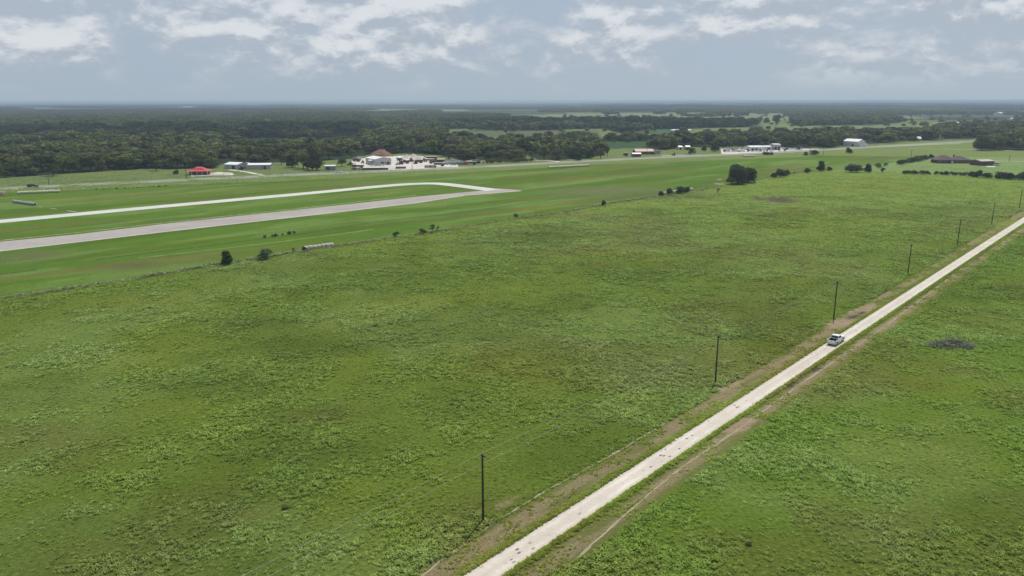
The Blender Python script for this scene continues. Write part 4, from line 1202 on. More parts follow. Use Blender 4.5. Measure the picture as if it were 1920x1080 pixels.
bales((1028, 315.5), (1104, 311.5), 'bale_pale', "pale round bale in the long row below the highway at the middle", "bales of the long middle row")
bales((1236, 366), (1298, 357), 'bale', "pale round bale in the row overgrown by dark bushes", "bales of the overgrown row")
bales((1394, 294.2), (1415, 293.6), 'bale_pale', "tiny pale round bale in the far row below the car lot", "bales of the far row")
def slab(name, px, py, l, w_, h, rz, mat, label, cat):
    x, y = G(px, py); o = MB().box((0, 0, h / 2), (l, w_, h)).build(name, M[mat], loc=(x, y, 0), bevel=min(h, w_) * 0.12); o.rotation_euler = (0, 0, rz)
    return tag(o, label, cat)
slab("marker_board", 75, 388, 2.2, 0.9, 0.12, -0.2, 'concrete', "small pale board on the grass, leftmost of three above the taxiway", "board")
slab("marker_board", 100, 392, 3.6, 0.9, 0.14, -0.35, 'concrete', "pale board on the grass, middle of three above the taxiway", "board")
slab("marker_board", 134, 396.5, 7.0, 1.0, 0.14, -0.5, 'concrete', "long pale board on the grass nearest the taxiway", "board")
slab("water_trough", 1349, 339, 2.6, 1.2, 0.8, 0.1, 'whitepaint', "small white trough on the grass left of the large lone tree", "trough")
r = empty("field_trailer", (*G(-4, 366), 0), 0.05, label="low pink and white trailer cut by the picture's left edge", cat="trailer")
MB().box((0, 0, 1.35), (8, 2.4, 1.1)).build("top", M['pink'], r, bevel=.1); MB().box((0, 0, 0.62), (7.6, 2.3, 0.36)).build("bed", M['bale_pale'], r)
for q in (-1.0, 1.0): MB().tube((q, -1.0, .4), (q, 1.0, .4), .4, .4, 12).build("wheel", M['rubber'], r)
# brush heap in the right field
def heap(name, px, py, rx, ry, h, mat, label, cat, seed=1, n=48, rough=0.35, skew=0.0):
    r = np.random.default_rng(seed); x0, y0 = G(px, py)
    u = np.linspace(-1, 1, n); U, W = np.meshgrid(u, u); Rr = np.hypot(U, W)
    Hh = np.clip(1 - Rr * (1 + 0.35 * (fbm(U + seed, W, 0.5, 3) - 0.5)), 0, 1) ** 0.9
    Zz = h * (Hh * (1 - rough + rough * 2 * fbm(U + seed * 3, W + 5, 0.22, 5))) - 0.05
    V = np.stack([(U + skew * Hh) * rx, W * ry, Zz], -1).reshape(-1, 3); id_ = np.arange(n * n).reshape(n, n)
    F = np.stack([id_[:-1, :-1], id_[:-1, 1:], id_[1:, 1:], id_[1:, :-1]], -1).reshape(-1, 4)
    F = F[V[F].max(1)[:, 2] > 0.0]
    o = link(bpy.data.objects.new(name, np_mesh(name, V, F, M[mat]))); o.location = (x0, y0, 0); tag(o, label, cat); return o
bx_, by_ = G(1788, 648)
br = empty("brush_pile", (bx_, by_, 0), 0, label="low heap of cut brush and branches overgrown by weeds in the right field", cat="brush pile")
mb = MB(); q = random.Random(5)
for k in range(900):
    a = q.uniform(0, 6.28); rr = math.sqrt(q.uniform(0, 1)); x, y = 4.6 * rr * math.cos(a), 2.8 * rr * math.sin(a); hz_ = 1.5 * (1 - rr) * q.uniform(.5, 1)
    b2 = q.uniform(0, 6.28); L_ = q.uniform(.5, 1.6)
    mb.tube((x, y, hz_), (x + L_ * math.cos(b2), y + L_ * math.sin(b2) * .7, max(0.02, hz_ + q.uniform(-.5, .25))), q.uniform(.03, .08), .02, 4, False)
mb.build("branches", M['brush'], br)
n = 2600; r7 = np.random.default_rng(77); a7 = r7.uniform(0, 6.28, n); q7 = np.sqrt(r7.random(n))
x7 = 5.0 * q7 * np.cos(a7); y7 = 2.9 * q7 * np.sin(a7); x7 = x7 + np.where(x7 < 0, x7 * 0.25, 0)
z7 = 1.55 * (1 - q7) ** 0.8 * (0.7 + 0.6 * fbm(x7 + 50, y7 + 50, 1.3, 3)) + 0.08
c7 = np.stack([x7, y7, z7], -1); u7 = r7.normal(size=(n, 3)); u7[:, 2] *= 0.35; u7 /= np.linalg.norm(u7, axis=1)[:, None]
v7 = np.cross(u7, r7.normal(size=(n, 3)) * 0.4 + np.array([0, 0, 1.0])); v7 /= np.linalg.norm(v7, axis=1)[:, None]
s7 = r7.uniform(0.07, 0.20, n)[:, None]
V_ = np.stack([c7 - u7 * s7 - v7 * s7 * .6, c7 + u7 * s7 - v7 * s7 * .6, c7 + u7 * s7 * .8 + v7 * s7 * .7, c7 - u7 * s7 * .8 + v7 * s7 * .7], 1).reshape(-1, 3)
link(bpy.data.objects.new("leaves", np_mesh("leaves", V_, np.arange(n * 4).reshape(n, 4), M['brush_leaf'])), br)

# ------------------------------------------------------------------ vehicles
def prism_x(mb, prof, x0, x1, tx=0.0):
    n = len(prof)
    vs = [(x0, y, z) for y, z in prof] + [(x1, y, z) for y, z in prof]
    fs = [tuple(range(n - 1, -1, -1)), tuple(range(n, 2 * n))] + [(i, (i + 1) % n, (i + 1) % n + n, i + n) for i in range(n)]
    return mb.add(vs, fs)
def greenhouse(y0, y1, ty0, ty1, z0, z1, wb, wt):
    """bottom and top rings of a cab"""
    b = [(-wb, y0, z0), (wb, y0, z0), (wb, y1, z0), (-wb, y1, z0)]; t = [(-wt, ty0, z1), (wt, ty0, z1), (wt, ty1, z1), (-wt, ty1, z1)]
    mb = MB().add(b + t, [(0, 1, 5, 4), (1, 2, 6, 5), (2, 3, 7, 6), (3, 0, 4, 7), (4, 5, 6, 7)])
    return mb, b, t
def pane(b0, b1, t0, t1, f0, f1, z0=0.16, z1=0.86, out=0.012):
    """pane on the quad b0-b1-t1-t0, between fractions f0..f1 across"""
    b0, b1, t0, t1 = map(Vector, (b0, b1, t0, t1))
    def P(u, v): return (b0.lerp(b1, u)).lerp(t0.lerp(t1, u), v)
    n = (b1 - b0).cross(t0 - b0).normalized() * out
    return MB().add([P(f0, z0) + n, P(f1, z0) + n, P(f1, z1) + n, P(f0, z1) + n], [(0, 1, 2, 3)])
def wheel(parent, x, y, rad=0.40, w_=0.26):
    o = MB().tube((-w_ / 2, 0, 0), (w_ / 2, 0, 0), rad, rad, 20).build("wheel", M['rubber'], parent, loc=(x, y, rad), bevel=.03)
    s_ = 1 if x > 0 else -1
    MB().tube((s_ * (w_ / 2 - .02), 0, 0), (s_ * (w_ / 2 + .012), 0, 0), rad * .62, rad * .55, 14).build("rim", M['rim'], o)
    return o
def pickup(name, loc, rz, label, mat='car_white', bedmat='black', cat="pickup truck", grp=None):
    r = empty(name, (*loc, 0), rz, label=label, cat=cat, group=grp)
    b = MB()
    W = 1.0
    # lower body with wheel arches cut as a stepped side profile
    def arch(yc): return [(yc - .52, .45), (yc - .42, .78), (yc - .2, .93), (yc + .2, .93), (yc + .42, .78), (yc + .52, .45)]
    side = [(-2.85, .50)] + arch(-1.85) + arch(1.85) + [(2.85, .50), (2.93, .75), (2.88, 1.05), (1.15, 1.24), (-0.95, 1.26), (-2.9, 1.28), (-2.92, .7)]
    for s_ in (-1, 1):
        x0, x1 = (W - .12, W) if s_ > 0 else (-W, -W + .12)
        prism_x(b, side, x0, x1)
    b.box((0, 2.0, .88), (1.78, 1.8, .60)); b.box((0, 0.1, .85), (1.78, 2.1, .66))           # engine bay and cab block between the sides
    prism_x(b, [(1.05, 1.16), (2.86, 1.02), (2.86, 1.075), (1.12, 1.27)], -.9, .9)             # bonnet
    b.box((0, -0.98, .98), (1.8, .08, .62))
    b.build("body", M[mat], r, bevel=.03)
    bl = MB().box((0, -1.95, .72), (1.75, 1.86, .06)); bl.box((.868, -1.95, 1.0), (.012, 1.84, .5)); bl.box((-.868, -1.95, 1.0), (.012, 1.84, .5)); bl.box((0, -1.03, 1.0), (1.7, .012, .5)); bl.box((0, -2.85, 1.0), (1.7, .012, .5)); bl.build("bed_liner", M[bedmat], r)
    tg = MB().box((0, -2.90, .97), (1.74, .08, .60)).build("tailgate", M[mat], r, bevel=.02); MB().box((0, -2.948, 1.12), (.26, .02, .09)).build("handle", M['black'], tg)
    MB().box((0, -2.98, .56), (1.9, .16, .20)).build("rear_bumper", M['chrome'] if mat == 'car_white' else M['black'], r, bevel=.03)
    MB().box((0, 2.98, .58), (1.95, .18, .28)).build("front_bumper", M['black'], r, bevel=.04)
    MB().box((0, 2.93, .88), (1.2, .05, .3)).build("grille", M['black'], r)
    for s_ in (-1, 1):
        MB().box((s_ * .92, -2.915, 1.0), (.15, .05, .42)).build("tail_light", M['redlamp'], r)
        MB().box((s_ * .80, 2.925, .95), (.32, .05, .2)).build("headlight", M['clearlamp'], r)
        MB().box((s_ * 1.10, .95, 1.33), (.18, .12, .2)).build("mirror", M['black'], r, bevel=.02)
    mb_, bb, tt = greenhouse(-.96, 1.12, -.74, .30, 1.24, 1.90, .94, .74)
    c = mb_.build("cab", M[mat], r, bevel=.035)
    pane(bb[0], bb[1], tt[0], tt[1], .08, .92).build("rear_window", M['glass'], c)
    pane(bb[2], bb[3], tt[2], tt[3], .06, .94).build("windscreen", M['glass'], c)
    for lo, hi in ((.06, .44), (.49, .93)):
        pane(bb[1], bb[2], tt[1], tt[2], lo, hi).build("side_window", M['glass'], c); pane(bb[3], bb[0], tt[3], tt[0], 1 - hi, 1 - lo).build("side_window", M['glass'], c)
    for x in (-.86, .86):
        for y in (-1.85, 1.85): wheel(r, x, y)
    MB().box((0, 0, .42), (1.2, 4.6, .2)).build("chassis", M['black'], r)
    return r
tx_, ty_ = G(1568, 645)
s0, d0 = road_sd(tx_, ty_)
h_ = 0.5
pa = np.array(road_pt(float(s0) + 3, 0)) - np.array(road_pt(float(s0) - 3, 0))
pickup("pickup_truck", road_pt(float(s0) + 1.2, -0.15), -math.atan2(pa[0], pa[1]), "white crew cab pickup with black bed parked on the pale gravel road")
def car(name, kind, mat):
    r = bpy.data.objects.new(name, None)
    if kind == 'pickup': prof = [(-2.7, .5), (2.7, .5), (2.75, .95), (1.1, 1.15), (-.8, 1.18), (-2.7, 1.18)]; gh = (-.8, 1.1, -.6, .4, 1.15, 1.85)
    elif kind == 'suv': prof = [(-2.3, .45), (2.3, .45), (2.35, .95), (1.1, 1.12), (-2.3, 1.15)]; gh = (-2.25, 1.15, -2.0, .5, 1.1, 1.75)
    elif kind == 'van': prof = [(-2.8, .45), (2.6, .45), (2.7, 1.0), (2.0, 1.2), (-2.8, 1.2)]; gh = (-2.8, 2.05, -2.75, 1.5, 1.15, 2.4)
    else: prof = [(-2.3, .4), (2.25, .4), (2.35, .75), (1.0, .95), (-1.5, 1.0), (-2.35, .95)]; gh = (-1.5, 1.1, -.9, .3, .93, 1.42)
    b = MB(); prism_x(b, prof, -.92, .92); b.build("body", M[mat], r, bevel=.06)
    mb_, bb, tt = greenhouse(*gh, .88, .70)
    c = mb_.build("cabin", M[mat], r)
    g = MB()
    for i, j in ((0, 1), (1, 2), (2, 3), (3, 0)):
        p_ = pane(bb[i], bb[j], tt[i], tt[j], .06, .94); g.add(p_.v, p_.f)
    g.build("windows", M['glass'], r)
    if kind == 'pickup': MB().box((0, -1.75, 1.185), (1.5, 1.7, .02)).build("bed", M['black'], r)
    yw = prof[1][0] * .62
    wm = MB().tube((-.1, 0, 0), (.1, 0, 0), .36, .36, 12).mesh("wheel", M['rubber'])
    for x in (-.84, .84):
        for y in (-yw, yw): o = link(bpy.data.objects.new("wheel", wm), r); o.location = (x, y, .36)
    return r
CARS = {}
def put_car(kind, mat, px, py, rz, label, cat, grp=None, name=None, xy=None):
    key = (kind, mat)
    names = {'pickup': 'pickup_truck', 'suv': 'parked_suv', 'van': 'parked_van', 'sedan': 'parked_car'}
    if key not in CARS: r = car(names[kind], kind, mat); COL.objects.link(r); CARS[key] = r
    else: r = copy_tree(CARS[key])
    r.name = name or names[kind]
    x, y = xy if xy else G(px, py)
    r.location = (x, y, 0.06); r.rotation_euler = (0, 0, rz)
    for k in ("group",):
        if k in r: del r[k]
    tag(r, label, cat, grp); return r
HA = lambda px, py: G(px, py)
put_car('suv', 'car_black', 62, 351, -1.35, "black vehicle driving on the highway at far left", "car", name="black_car").scale = (1.15, 1.35, 1.1)
put_car('pickup', 'car_white', 635, 323.5, -1.3, "white pickup driving on the highway below the blue grey shed", "pickup truck")
put_car('sedan', 'car_black', 664, 318.5, 1.2, "dark car parked on the verge left of the machinery yard", "car")
put_car('suv', 'car_silver', 675, 318, 0.4, "silver and dark vehicle parked at the left entrance of the machinery yard", "car")
put_car('sedan', 'car_white', 1001, 299.5, 0.6, "white car parked under the broad yellowish tree by the highway", "car")
put_car('sedan', 'car_black', 1225, 290, 1.3, "dark car parked right of the faded red house", "car")
YN = [("white car parked nearest the left corner of the metal building", 700, 311.5, 'car_white', 'sedan'), ("silver car parked second in front of the metal building", 708, 311.2, 'car_silver', 'sedan'),
      ("white vehicle parked third in front of the metal building", 716, 311, 'car_white', 'suv'), ("silver car parked right of the metal building's front", 746, 309, 'car_silver', 'sedan'),
      ("white van parked behind the left end of the machinery yard", 675, 298, 'car_white', 'van'), ("grey van beside the white one behind the yard's left end", 668, 301, 'car_silver', 'van')]
for lab, a, b, m_, k_2 in YN: put_car(k_2, m_, a, b, rnd.uniform(-1.4, -1.0), lab, "car")
LOTL = {'car_white': "white vehicle parked among others in the roadside car lot", 'car_silver': "silver vehicle parked among others in the roadside car lot", 'car_black': "black vehicle parked among others in the roadside car lot",
        'car_red': "red vehicle parked among others in the roadside car lot", 'car_blue': "blue vehicle parked among others in the roadside car lot"}
for py, n, x0, x1 in ((284.8, 11, 1357, 1405), (282.6, 11, 1355, 1404), (280.6, 10, 1358, 1402), (284.4, 8, 1408, 1452), (281, 9, 1466, 1505), (283.3, 3, 1458, 1474)):
    for i in range(n):
        if rnd.random() < 0.06: continue
        m_ = rnd.choice(['car_white'] * 7 + ['car_silver'] * 2 + ['car_black'] * 2 + ['car_red', 'car_blue'])
        put_car(rnd.choice(['pickup', 'suv', 'sedan', 'van']), m_, x0 + (x1 - x0) * (i + .5) / n + rnd.uniform(-.7, .7), py + rnd.uniform(-.15, .15), rnd.uniform(-.5, -.2) + (math.pi if rnd.random() < .3 else 0), LOTL[m_], "car", "vehicles of the car lot, " + m_[4:])

# ------------------------------------------------------------------ buildings
def panel(mb, c, w_, h, face, t=0.06):
    """door or window panel centred at c=(along, z0) on a wall: face is a function (along, out, z)->xyz"""
    a, z0 = c
    vs = [face(a + sx * w_ / 2, so * t / 2 + 0.012, z0 + z) for sx in (-1, 1) for so in (-1, 1) for z in (0, h)]
    return mb.add(vs, [(0, 1, 3, 2), (4, 6, 7, 5), (0, 4, 5, 1), (2, 3, 7, 6), (1, 5, 7, 3), (0, 2, 6, 4)])
def building(name, px, py, wpx, dep, hw_, hr, rz, wall, roof, label, cat="building", hip=0.0, over=0.35, openings=(), ridge='x', m=None, group=None):
    """px,py = base of the front wall's centre; ridge along x (eaves to the front) or y (gable to the front)"""
    x, y = G(px, py); W = m if m else wpx * y / FPX
    r = empty(name, (x, y, float(zg(x, y))), rz, label=label, cat=cat, group=group)
    a, b = W / 2, dep
    wl = MB(); wl.box((0, b / 2, hw_ / 2), (W, b, hw_))
    if not hip:
        if ridge == 'x':
            for s_ in (-1, 1): wl.add([(s_ * a, 0, hw_), (s_ * a, b, hw_), (s_ * a, b / 2, hw_ + hr - .05)], [(0, 1, 2) if s_ > 0 else (0, 2, 1)])
        else:
            for yy_, o_ in ((0, 1), (b, -1)): wl.add([(-a, yy_, hw_), (a, yy_, hw_), (0, yy_, hw_ + hr - .05)], [(0, 1, 2) if o_ > 0 else (0, 2, 1)])
    wl.build("wall", M[wall], r)
    rf_ = MB(); o = over; th = 0.12
    if ridge == 'x':
        k = hr / (b / 2)
        e = hw_ - k * o
        hx = hip * b / 2
        top = [(-a - o, -o, e), (a + o, -o, e), (a + o, b + o, e), (-a - o, b + o, e), (-a - o + (hx + o if hip else 0), b / 2, hw_ + hr), (a + o - (hx + o if hip else 0), b / 2, hw_ + hr)]
        fs = [(0, 1, 5, 4), (2, 3, 4, 5), (1, 2, 5), (3, 0, 4)]
    else:
        k = hr / a; e = hw_ - k * o
        hy = hip * a
        top = [(-a - o, -o, e), (a + o, -o, e), (a + o, b + o, e), (-a - o, b + o, e), (0, -o + (hy + o if hip else 0), hw_ + hr), (0, b + o - (hy + o if hip else 0), hw_ + hr)]
        fs = [(0, 1, 4), (1, 2, 5, 4), (2, 3, 5), (3, 0, 4, 5)]
    if not hip: fs = [f for f in fs if len(f) == 4]
    nv = len(top)
    lift = [(p[0], p[1], p[2] + th) for p in top]
    rf_.add(lift, fs); rf_.add(top, [f[::-1] for f in fs])
    for i in range(4):
        j = (i + 1) % 4
        rf_.add([top[i], top[j], lift[j], lift[i]], [(0, 1, 2, 3)])
    ro = rf_.build("roof", M[roof], r)
    fr = {'f': lambda u, out, z: (u, -out, z), 'l': lambda u, out, z: (-a - out, b / 2 + u, z), 'r': lambda u, out, z: (a + out, b / 2 + u, z)}
    for (side, kind, u, z0, w_, h) in openings:
        mt = 'door' if kind == 'door' else 'glass'
        if kind == 'wdoor': kind, mt = 'door', 'white'
        p_ = panel(MB(), (u, z0), w_, h, fr[side]).build(kind, M[mt], r)
        if kind == 'window': 
            f_ = MB()
            for du, dz, ww, hh in ((0, -.08, w_ + .2, .08), (0, h, w_ + .2, .08), (-w_ / 2 - .05, 0, .1, h), (w_ / 2 + .05, 0, .1, h)):
                panel(f_, (u + du, z0 + dz), ww, hh, fr[side], .12)
            f_.build("frame", M['white'], p_)
    return r
# red roofed open pavilion
r = building("red_pavilion", 371, 328, 30, 10, 2.6, 0.4, 0.12, 'darksteel', 'redroof', "open-sided building under a bright red hipped metal roof beside the highway", hip=1.0, over=0.4,
             openings=(('f', 'door', -2, 0, 1.2, 2.1), ('f', 'window', 2, .9, 1.6, 1.1), ('f', 'window', -4, .9, 1.4, 1.1)))
for ch in list(r.children):
    if ch.name.startswith("roof"): bpy.data.objects.remove(ch)
def hiproof(mb, x0, x1, y0, y1, z0, z1, ins_):
    v = [(x0, y0, z0), (x1, y0, z0), (x1, y1, z0), (x0, y1, z0), (x0 + ins_, (y0 + y1) / 2, z1), (x1 - ins_, (y0 + y1) / 2, z1)]
    mb.add(v, [(0, 1, 5, 4), (2, 3, 4, 5), (1, 2, 5), (3, 0, 4), (3, 2, 1, 0)]); return mb
mb = MB(); hiproof(mb, -8.0, 8.0, -2.4, 12.2, 2.75, 4.7, 5.5); hiproof(mb, -3.6, 3.6, 2.0, 7.8, 4.35, 5.7, 2.2)
mb.build("roof", M['redroof'], r)
for x in (-7.4, -3.7, 0, 3.7, 7.4): MB().box((x, -2.0, 1.37), (.22, .22, 2.75)).build("porch_post", M['whitepaint'], r)
building("metal_shed", 433, 317, 30, 14, 3.6, 1.3, -0.35, 'gmetal', 'wroof', "grey metal building with white roof, left of the pair by the wood", openings=(('f', 'door', 2.5, 0, 3.2, 2.8), ('f', 'window', -3, 1.2, 1.4, 1)))
building("metal_shed", 486, 317.5, 41, 10, 3.5, 1.0, 0.08, 'gmetal', 'wroof', "long grey metal building with white roof and a dark door, right of the pair", openings=(('f', 'door', 4.6, 0, 1.6, 2.6), ('f', 'door', 3.0, 0, .4, 2.8)))
building("metal_shed", 457, 314.5, 16, 6, 3.0, .8, 0.05, 'bluegrey', 'wroof', "low link building between the two grey metal buildings")
building("small_shed", 619, 319, 19, 6, 3.2, .5, 0.05, 'bluegrey', 'wroof', "small blue grey shed right of the tall dark cedar", openings=(('f', 'door', -1.5, 0, 2.2, 2.4), ('f', 'window', 2, 1.2, 1.2, .9)))
def machine(px, py, mat, label, cat, rz=0.0, kind='tractor', name=None, k=1.0):
    """a few recognisable pieces of plant"""
    x, y = G(px, py); r = empty(name or cat.replace(' ', '_'), (x, y, 0.03), rz, label=label, cat=cat); r.scale = (k, k, k)
    if kind == 'tractor':
        MB().box((0, .9, 1.15), (.9, 2.0, .8)).build("bonnet", M[mat], r, bevel=.08); c = MB().box((0, -.7, 1.75), (1.3, 1.3, 1.5)).build("cab", M['glass'], r, bevel=.05)
        MB().box((0, -.7, 2.56), (1.5, 1.5, .12)).build("cab_roof", M[mat], c)
        for s_ in (-1, 1):
            MB().tube((s_ * .75, -.8, .8), (s_ * 1.15, -.8, .8), .8, .8, 16).build("wheel", M['rubber'], r); MB().tube((s_ * .65, 1.4, .45), (s_ * .95, 1.4, .45), .45, .45, 14).build("wheel", M['rubber'], r)
    elif kind == 'loader':
        MB().box((0, -.4, 1.5), (1.9, 3.4, 1.1)).build("body", M[mat], r, bevel=.1); MB().box((0, .3, 2.5), (1.4, 1.4, 1.2)).build("cab", M['glass'], r, bevel=.05)
        for s_ in (-1, 1): MB().tube((s_ * .8, 1.0, 1.6), (s_ * .8, 3.2, .7), .14, .12, 6).build("lift_arm", M[mat], r)
        prism_x(MB(), [(3.0, .2), (4.0, .15), (3.9, .35), (3.3, .5), (3.3, 1.2), (3.1, 1.2)], -1.3, 1.3).build("bucket", M['darksteel'], r)
        for s_ in (-1, 1):
            for q in (-1.3, 1.3): MB().tube((s_ * .85, q, .75), (s_ * 1.3, q, .75), .75, .75, 16).build("wheel", M['rubber'], r)
    elif kind == 'dump':
        MB().box((0, 2.7, 1.6), (2.2, 1.7, 1.9)).build("cab", M[mat], r, bevel=.12); MB().box((0, 3.1, 2.0), (2.1, 1.0, .7)).build("windscreen", M['glass'], r)
        prism_x(MB(), [(-3.6, 1.2), (1.6, 1.1), (1.6, 2.7), (-3.4, 2.6), (-3.9, 2.2)], -1.2, 1.2).build("tipper_body", M['darksteel'] if mat != 'darksteel' else M['rust'], r, bevel=.05)
        for s_ in (-1, 1):
            for q in (-2.6, -1.3, 2.8): MB().tube((s_ * .8, q, .5), (s_ * 1.15, q, .5), .5, .5, 14).build("wheel", M['rubber'], r)
        MB().box((0, -.2, .85), (.9, 7.2, .3)).build("chassis", M['black'], r)
    elif kind == 'trailer':
        MB().box((0, 0, 1.2), (2.4, 9, .25)).build("deck", M[mat], r)
        for s_ in (-1, 1): MB().box((s_ * 1.15, 0, 1.9), (.08, 9, .9)).build("side_rail", M[mat], r)
        MB().box((0, 0, 2.7), (2.5, 9.1, .1)).build("cover", M['wroof'], r)
        for s_ in (-1, 1):
            MB().box((s_ * 1.1, 4.3, 1.95), (.12, .12, 1.5)).build("stanchion", M[mat], r); MB().box((s_ * 1.1, -4.3, 1.95), (.12, .12, 1.5)).build("stanchion", M[mat], r)
            for q in (-3, -1.9): MB().tube((s_ * .8, q, .5), (s_ * 1.1, q, .5), .5, .5, 14).build("wheel", M['rubber'], r)
    elif kind == 'tank':
        MB().tube((0, -2.4, 1.5), (0, 2.4, 1.5), 1.15, 1.15, 18).build("tank", M[mat], r, smooth=False)
        for q in (-1.5, 1.5): MB().box((0, q, .3), (1.9, .3, .6)).build("saddle", M['concrete'], r)
        MB().tube((0, 0, 2.6), (0, 0, 2.9), .3, .3, 10).build("hatch", M['darksteel'], r)
    elif kind == 'container':
        MB().box((0, 0, 1.3), (2.44, 6.0, 2.6)).build("body", M[mat], r, bevel=.05); MB().box((0, -3.03, 1.3), (2.2, .05, 2.3)).build("door", M['whitepaint'], r)
    return r
for a in ((452, 318.5, 'darksteel', "dark tractor in front of the link between the grey buildings", "tractor", 1.2, 'tractor'), (459, 318.2, 'darksteel', "dark tractor beside the long grey building's left end", "tractor", .4, 'tractor'),
          (448, 316, 'darksteel', "dark loader behind the tractors at the grey buildings", "loader", .8, 'loader'),
          (658, 310, 'rust', "rusty loader at the yard's left end", "loader", .9, 'loader'), (664, 313, 'darksteel', "dark implement carrier at the yard's left corner", "tractor", 1.5, 'tractor'),
          (672, 315, 'rust', "rusty flat trailer at the yard's left front", "trailer", 1.3, 'trailer'), (680, 306.5, 'khaki', "khaki tractor left of the metal building", "tractor", .4, 'tractor'),
          (669, 303, 'rust', "rusty dump truck behind the yard's left end", "dump truck", 1.1, 'dump'),
          (760, 306.5, 'redtank', "red dump truck under the conveyor", "dump truck", 1.3, 'dump'), (771, 303, 'redtank', "red loader left of the yard's pole", "loader", 1.2, 'loader'),
          (779, 307.5, 'orange', "orange tractor just right of the yard's pole", "tractor", 1.0, 'tractor'), (785, 305.5, 'rust', "dark rusty dump truck in the middle of the yard", "dump truck", 1.4, 'dump'),
          (751, 308.5, 'darksteel', "dark loader at the foot of the hopper", "loader", 2.2, 'loader'),
          (796, 303, 'rust', "rusty loader at the back of the yard", "loader", .8, 'loader'), (809, 299, 'darksteel', "dark covered trailer at the back of the yard", "trailer", 1.5, 'trailer'),
          (806, 303.5, 'redtank', "faded red trailer before the dark covered one", "trailer", 1.4, 'trailer'), (813, 307, 'rust', "rusty dump truck at the yard's right part", "dump truck", 1.2, 'dump'),
          (818, 303, 'redtank', "faded red loader beside the dark open shed", "loader", 2.0, 'loader'),
          (836, 309, 'bale_grey', "pale grey tank lying left in the row of tanks", "tank", 1.2, 'tank'), (843, 308, 'bale_grey', "pale grey tank second in the row of tanks", "tank", 1.0, 'tank'),
          (850, 309.5, 'bluegrey', "greenish grey tank third in the row of tanks", "tank", 1.3, 'tank'), (858, 307.5, 'bale_grey', "pale grey tank fourth in the row of tanks", "tank", 1.2, 'tank'),
          (864, 309, 'bluegrey', "greenish tank at the right end of the tank row", "tank", 1.1, 'tank'), (872, 308.5, 'redtank', "red and white container at the right of the tank row", "container", 1.35, 'container'),
          (884, 308.5, 'darksteel', "dark trailer past the red container", "trailer", 1.3, 'trailer'), (893, 306, 'darksteel', "dark dump truck parked last in the yard's right tail", "dump truck", 1.3, 'dump'),
          (842, 301, 'rust', "rusty loader behind the tank row", "loader", 2.0, 'loader'), (824, 311.5, 'darksteel', "dark flat trailer in front of the tank row", "trailer", 1.4, 'trailer'),
          (1172, 291, 'rust', "rusty tractor left of the red tank", "tractor", 1.0, 'tractor'), (1263, 291.5, 'rust', "rusty tractor standing on the lane right of the faded red house", "tractor", 1.2, 'tractor')):
    machine(*a)
building("workshop", 719, 309.3, 38, 22, 5.0, 1.4, 0.55, 'beige', 'wroof', "large pale metal workshop with white roof in the machinery yard", m=14.5, ridge='y',
         openings=(('f', 'door', -1.0, .0, 2.6, 2.6), ('f', 'door', 4.4, .0, 2.4, 2.6), ('f', 'window', 1.8, 1.4, 1.4, 1.1), ('l', 'door', -4, 0, 3.2, 3.4), ('l', 'window', 5, 2.0, 1.2, 1)))
building("small_shed", 697, 309.5, 10, 6, 3.8, .4, 0.1, 'gmetal', 'wroof', "narrow grey lean-to at the left corner of the workshop")
building("open_shed", 827, 307, 13, 8, 3.6, .5, 0.1, 'darksteel', 'tanroof', "dark open shed with pale flat roof at the yard's right", openings=(('f', 'door', 0, 0, 3.6, 2.8),))
heap("dirt_pile", 714, 292, 12, 9, 7.5, 'soil', "tall heap of reddish brown earth behind the workshop", "dirt pile", 2)
heap("gravel_heap", 763, 297, 6, 5, 3.4, 'palegravel', "pale gravel heap right of the hopper", "gravel heap", 3)
heap("gravel_heap", 775, 296, 6, 5, 3.8, 'palegravel', "largest pale gravel heap at the back of the yard", "gravel heap", 4)
heap("gravel_heap", 786, 299, 6, 5, 3.4, 'palegravel', "rightmost pale gravel heap at the back of the yard", "gravel heap", 5)
heap("rubble_heap", 846, 302, 10, 5, 2.2, 'khaki', "long low rubble heap behind the tanks", "rubble heap", 6, rough=.6)
heap("rubble_heap", 893, 303, 13, 5, 1.8, 'brush', "low dark rubble heap at the yard's right tail", "rubble heap", 7, rough=.6)
x, y = G(749, 306.5); r = empty("hopper", (x, y, 0), 0.2, label="elevated hopper with white cone top on steel legs in the yard", cat="hopper")
for a, b in ((-1.8, -1.8), (1.8, -1.8), (1.8, 1.8), (-1.8, 1.8)): MB().box((a, b, 2.0), (.3, .3, 4.0)).build("leg", M['darksteel'], r)
MB().tube((0, 0, 2.3), (0, 0, 4.0), .7, 2.7, 16).build("funnel", M['darksteel'], r); MB().tube((0, 0, 4.0), (0, 0, 5.2), 2.7, 2.7, 16).build("bin", M['bluegrey'], r); MB().tube((0, 0, 5.2), (0, 0, 6.2), 2.8, .5, 16).build("cone_top", M['wroof'], r); MB().tube((0, 0, 6.2), (0, 0, 6.9), .35, .35, 8).build("vent", M['white'], r)
MB().box((5.5, 0, 2.6), (9.5, .9, .5), tilt=(0, .28, 0)).build("conveyor", M['darksteel'], r)
def wallrow(px0, px1, py, h, mat, label, cat="fence"):
    A = np.array(G(px0, py)); B = np.array(G(px1, py - .3)); L = float(np.linalg.norm(B - A)); r = empty("board_fence", (*((A + B) / 2), 0), math.atan2(B[1] - A[1], B[0] - A[0]), label=label, cat=cat)
    MB().box((0, 0, h / 2), (L, .12, h)).build("boards", M[mat], r); MB().box((0, -.09, h + .03), (L, .2, .06)).build("cap_rail", M['post'], r)
    for i in range(7): MB().box((-L / 2 + L * i / 6, .14, h / 2), (.14, .14, h)).build("post", M['post'], r)
wallrow(679, 728, 318.6, 1.5, 'green', "dark green board fence in front of the workshop yard")
